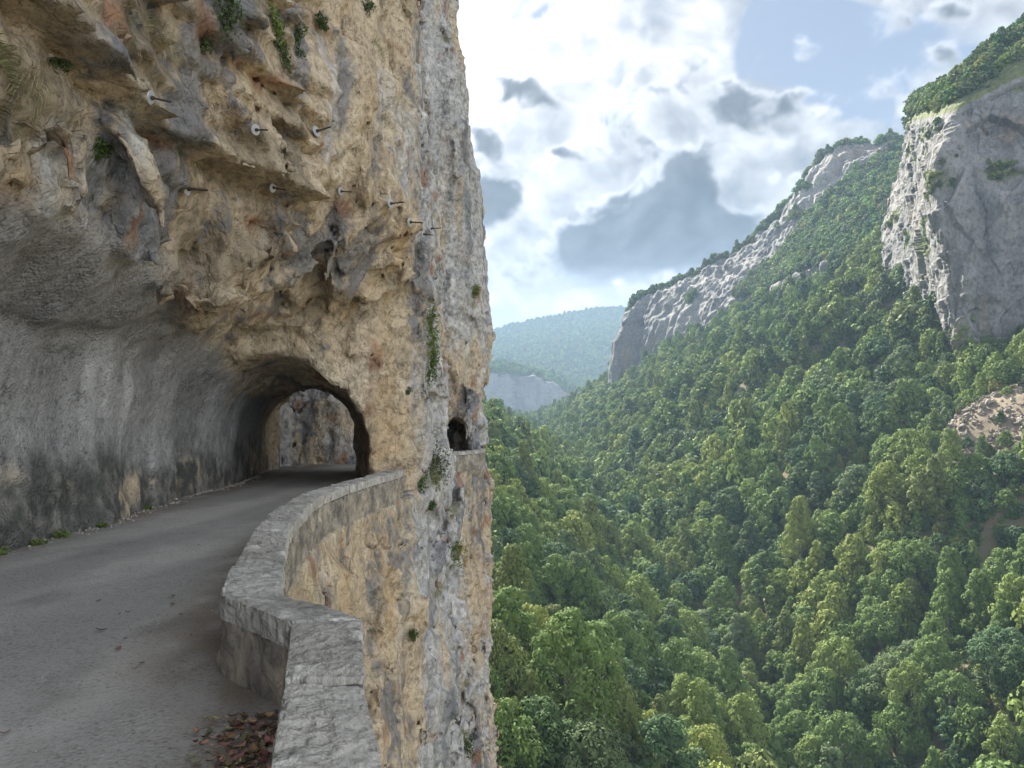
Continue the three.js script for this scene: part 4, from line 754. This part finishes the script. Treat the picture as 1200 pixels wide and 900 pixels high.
const shrubs = [
  [266, 18, 0.28, 0.2, 3, 'dark green bush in the ledges over the road cut'], [238, 46, 0.2, 0.2, 3, 'small dark bush under the bedded ledge'], [318, 18, 0.22, 0.8, 2, 'green creeper hanging beside a blue-grey streak'], [326, 52, 0.2, 1.0, 3, 'pale green plant hanging in the rock gully'], [375, 26, 0.18, 0.1, 1, 'small round bush on the upper tan rock'], [348, 34, 0.22, 0.4, 3, 'little bush wedged in the cliff crack'], [430, 8, 0.2, 0, 1, 'tiny bush at the top of the tan face'], [115, 174, 0.16, 0, 0, 'single bright green plant on the blocky brow'], [65, 72, 0.18, 0.2, 3, 'dark leafy plant on the shaded upper ledge'], [345, 60, 0.22, 0.3, 1, 'low bush at the end of the ledge crack'],
  [502, 372, 0.42, 1.2, 2, 'yellow-green plants hanging in the cleft of the promontory'], [506, 415, 0.35, 1.0, 0, 'green plants low in the cleft of the promontory'], [510, 540, 0.5, 0.6, 3, 'leafy shrub at the foot of the promontory'], [492, 562, 0.35, 0.6, 0, 'green shrub under the promontory foot'], [478, 458, 0.12, 0, 1, 'tiny plant beside the tunnel arch'], [484, 744, 0.13, 0, 1, 'small dark cushion plant on the lower cliff'], [505, 592, 0.15, 0, 1, 'small plant under the promontory shrub'], [557, 340, 0.3, 0.2, 4, 'faded bush on the outer cliff bulge'], [534, 640, 0.35, 0.6, 4, 'olive bush in the lower outer groove'], [545, 870, 0.45, 0.3, 3, 'scrubby bush at the lower cliff edge']];
shrubs.forEach(([px, py, R, hang, m, label], i) => {
  const h = hitRock(px, py); if (!h) return;
  const g = new THREE.Group(); put(g, 'shrub'); onRock(g, h, 0); tag(g, label, 'shrub', 'shrubs on the cliff');
  mesh('foliage', shrubGeo(500 + i, Math.round(160 + 1100 * R), R, 0.026 + 0.02 * R, hang), leafMats[m], g);
  const st = []; for (let k = 0; k < 4; k++) { const a = k * 1.7; st.push(limb([[0, -0.05, 0, 0.012], [Math.cos(a) * R * 0.3, R * 0.3, Math.sin(a) * R * 0.3, 0.008], [Math.cos(a) * R * 0.6, R * 0.5, Math.sin(a) * R * 0.6 - hang * R * 0.4, 0.003]], 5)); }
  mesh('stem', mergeGeometries(st), barkMat, g);
});
// weeds where the wall meets the road
const weeds = [[-6.05, 11.1, 0.16, 'green weed clump at the foot of the sprayed wall'], [-6.15, 10.4, 0.12, 'low weeds by the exposed tan rock foot'], [-6.1, 12.2, 0.09, 'small weed on the gritty road edge'], [-6.35, 14.6, 0.1, 'weed sprig midway along the wall foot'], [-6.0, 9.7, 0.1, 'creeping weed on the bare roadside rock']];
weeds.forEach(([x, d, R, label], i) => {
  let xx = x; while (field(xx - 0.05, 0.12, -d) > 0 && xx > -8) xx -= 0.02;
  const g = new THREE.Group(); put(g, 'weed'); g.position.set(xx + 0.06, 0.01, -d); tag(g, label, 'weed', 'weeds along the wall foot');
  mesh('leaves', shrubGeo(700 + i, 170, R, 0.022, 0), leafMats[2], g); mesh('stem', limb([[0, -0.05, 0, 0.006], [0.01, R * 0.6, 0, 0.002]], 5), barkMat, g);
});
const pebbleMat = new THREE.MeshStandardMaterial({ color: 0xffffff, roughness: 0.9 }); pebbleMat.name = 'limestone chip';
// litter
{
  const r = rng(61), dummy = new THREE.Object3D(), col = new THREE.Color();
  const lp = [], li = []; for (let k = 0; k <= 4; k++) { const t = k / 4, w = 0.42 * Math.sin(Math.PI * (0.08 + 0.9 * t)), y = 0.28 * (t - 0.5) ** 2 * 4; lp.push(-w, y + 0.16, t - 0.5, 0, y, t - 0.5, w, y + 0.12, t - 0.5); if (k) for (const e of [0, 1]) { const a = (k - 1) * 3 + e; li.push(a, a + 1, a + 4, a, a + 4, a + 3); } }
  const lg = geom(lp, li), lm = new THREE.MeshStandardMaterial({ color: 0xffffff, roughness: 0.85, side: THREE.DoubleSide }); lm.name = 'dead leaf';
  const cols = [[0.17, 0.105, 0.065], [0.24, 0.16, 0.10], [0.12, 0.075, 0.05], [0.30, 0.23, 0.16], [0.08, 0.055, 0.04]], N = 620, im = new THREE.InstancedMesh(lg, lm, N);
  for (let i = 0; i < N; i++) {
    const far = i > N * 0.965; let d, x; const q = r();
    if (!far) { d = mix(2.4, 4.35, Math.pow(q, 0.75)); const e = nearInner(d); x = e - 0.03 - Math.abs(r() + r() + r() - 1.5) * mix(0.22, 0.40, sm(2.5, 4, d)); } else { d = 2.5 + 5 * r(); x = nearInner(Math.min(d, 4.4)) - 0.3 - 1.6 * r() * r() - (d > 4.5 ? 0.9 : 0); }
    const s = 0.022 + 0.024 * r(); dummy.position.set(x, 0.014 + (far ? 0 : 0.025 * r()), -d); dummy.rotation.set((r() - 0.5) * 0.9, r() * 6.28, (r() - 0.5) * 0.9); dummy.scale.set(s, s, s * (1.1 + 0.8 * r())); dummy.updateMatrix(); im.setMatrixAt(i, dummy.matrix); im.setColorAt(i, col.setRGB(...cols[Math.floor(r() * 5)].map(c => c * (0.7 + 0.6 * r()))));
  }
  put(im, 'leaf_litter'); tag(im, 'brown dead leaves drifted into the corner of the parapet', 'leaf litter', null, 'stuff');
  const pg = new THREE.IcosahedronGeometry(1, 1); { const p = pg.attributes.position; for (let i = 0; i < p.count; i++) { const x = p.getX(i), y = p.getY(i), z = p.getZ(i), k = 1 + 0.5 * n3(x * 1.3, y * 1.3, z * 1.3 + 4); p.setXYZ(i, x * k, y * k * 0.7, z * k); } pg.computeVertexNormals(); }
  const pm = pebbleMat;
  const M = 900, ip = new THREE.InstancedMesh(pg, pm, M);
  for (let i = 0; i < M; i++) {
    let x, d, s; const u = r();
    if (u < 0.72) { d = 6 + 18 * r(); x = -6.55 - 0.03 * (d - 8); let g = 0; while (field(x, 0.1, -d) > 0 && g++ < 60) x -= 0.03; while (field(x, 0.1, -d) < 0 && g++ < 120) x += 0.03; x += 0.5 * r() * r() * r() + 0.02; s = 0.008 + 0.035 * r() * r() * r(); }
    else { d = 2.2 + 9 * r(); x = -5.5 + 4 * r(); s = 0.003 + 0.008 * r() * r(); if (x > nearInner(Math.min(d, 4.4)) - 0.1) x -= 1.5; }
    dummy.position.set(x, s * 0.4, -d); dummy.rotation.set(r() * 6, r() * 6, r() * 6); dummy.scale.setScalar(s); dummy.updateMatrix(); ip.setMatrixAt(i, dummy.matrix); const g = 0.18 + 0.3 * r(); ip.setColorAt(i, col.setRGB(g, g * 0.92, g * 0.8));
  }
  put(ip, 'gravel'); tag(ip, 'loose limestone chips along the road edges', 'gravel', null, 'stuff');
}
{ // stones of the scree
  const r = rng(71), dummy = new THREE.Object3D(), col = new THREE.Color(), g = new THREE.IcosahedronGeometry(1, 1), p = g.attributes.position, list = [];
  for (let i = 0; i < p.count; i++) { const x = p.getX(i), y = p.getY(i), z = p.getZ(i), k = 1 + 0.5 * facet(x * 0.9, y * 0.9, z * 0.9); p.setXYZ(i, x * k, y * k * 0.7, z * k); } g.computeVertexNormals();
  for (let i = 0; i < 9000; i++) { const [a, b, w, q] = screeSpots[Math.floor(r() * screeSpots.length)], x = a + (r() - 0.5) * 2.6 * w, dd = b + (r() - 0.5) * 2.6 * q; if (scree(x, dd) > 0.25) list.push([x, dd, 0.15 + 0.9 * r() ** 5 + 0.25 * r()]); }
  const im = new THREE.InstancedMesh(g, pebbleMat, list.length);
  list.forEach(([x, dd, s], i) => { dummy.position.set(x, groundY(x, dd) + 0.2 + 2.2 * fbm(x * 0.15, 7, dd * 0.15, 3) * scree(x, dd), -dd); dummy.rotation.set(r() * 6, r() * 6, r() * 6); dummy.scale.setScalar(s); dummy.updateMatrix(); im.setMatrixAt(i, dummy.matrix); const k = 0.10 + 0.14 * r(); im.setColorAt(i, col.setRGB(k, k * 0.88, k * 0.74)); });
  put(im, 'scree_stones'); tag(im, 'loose grey stones on the bare scree of the opposite slope', 'scree', null, 'stuff');
}
console.log('details', performance.now());
renderer.render(scene, camera);
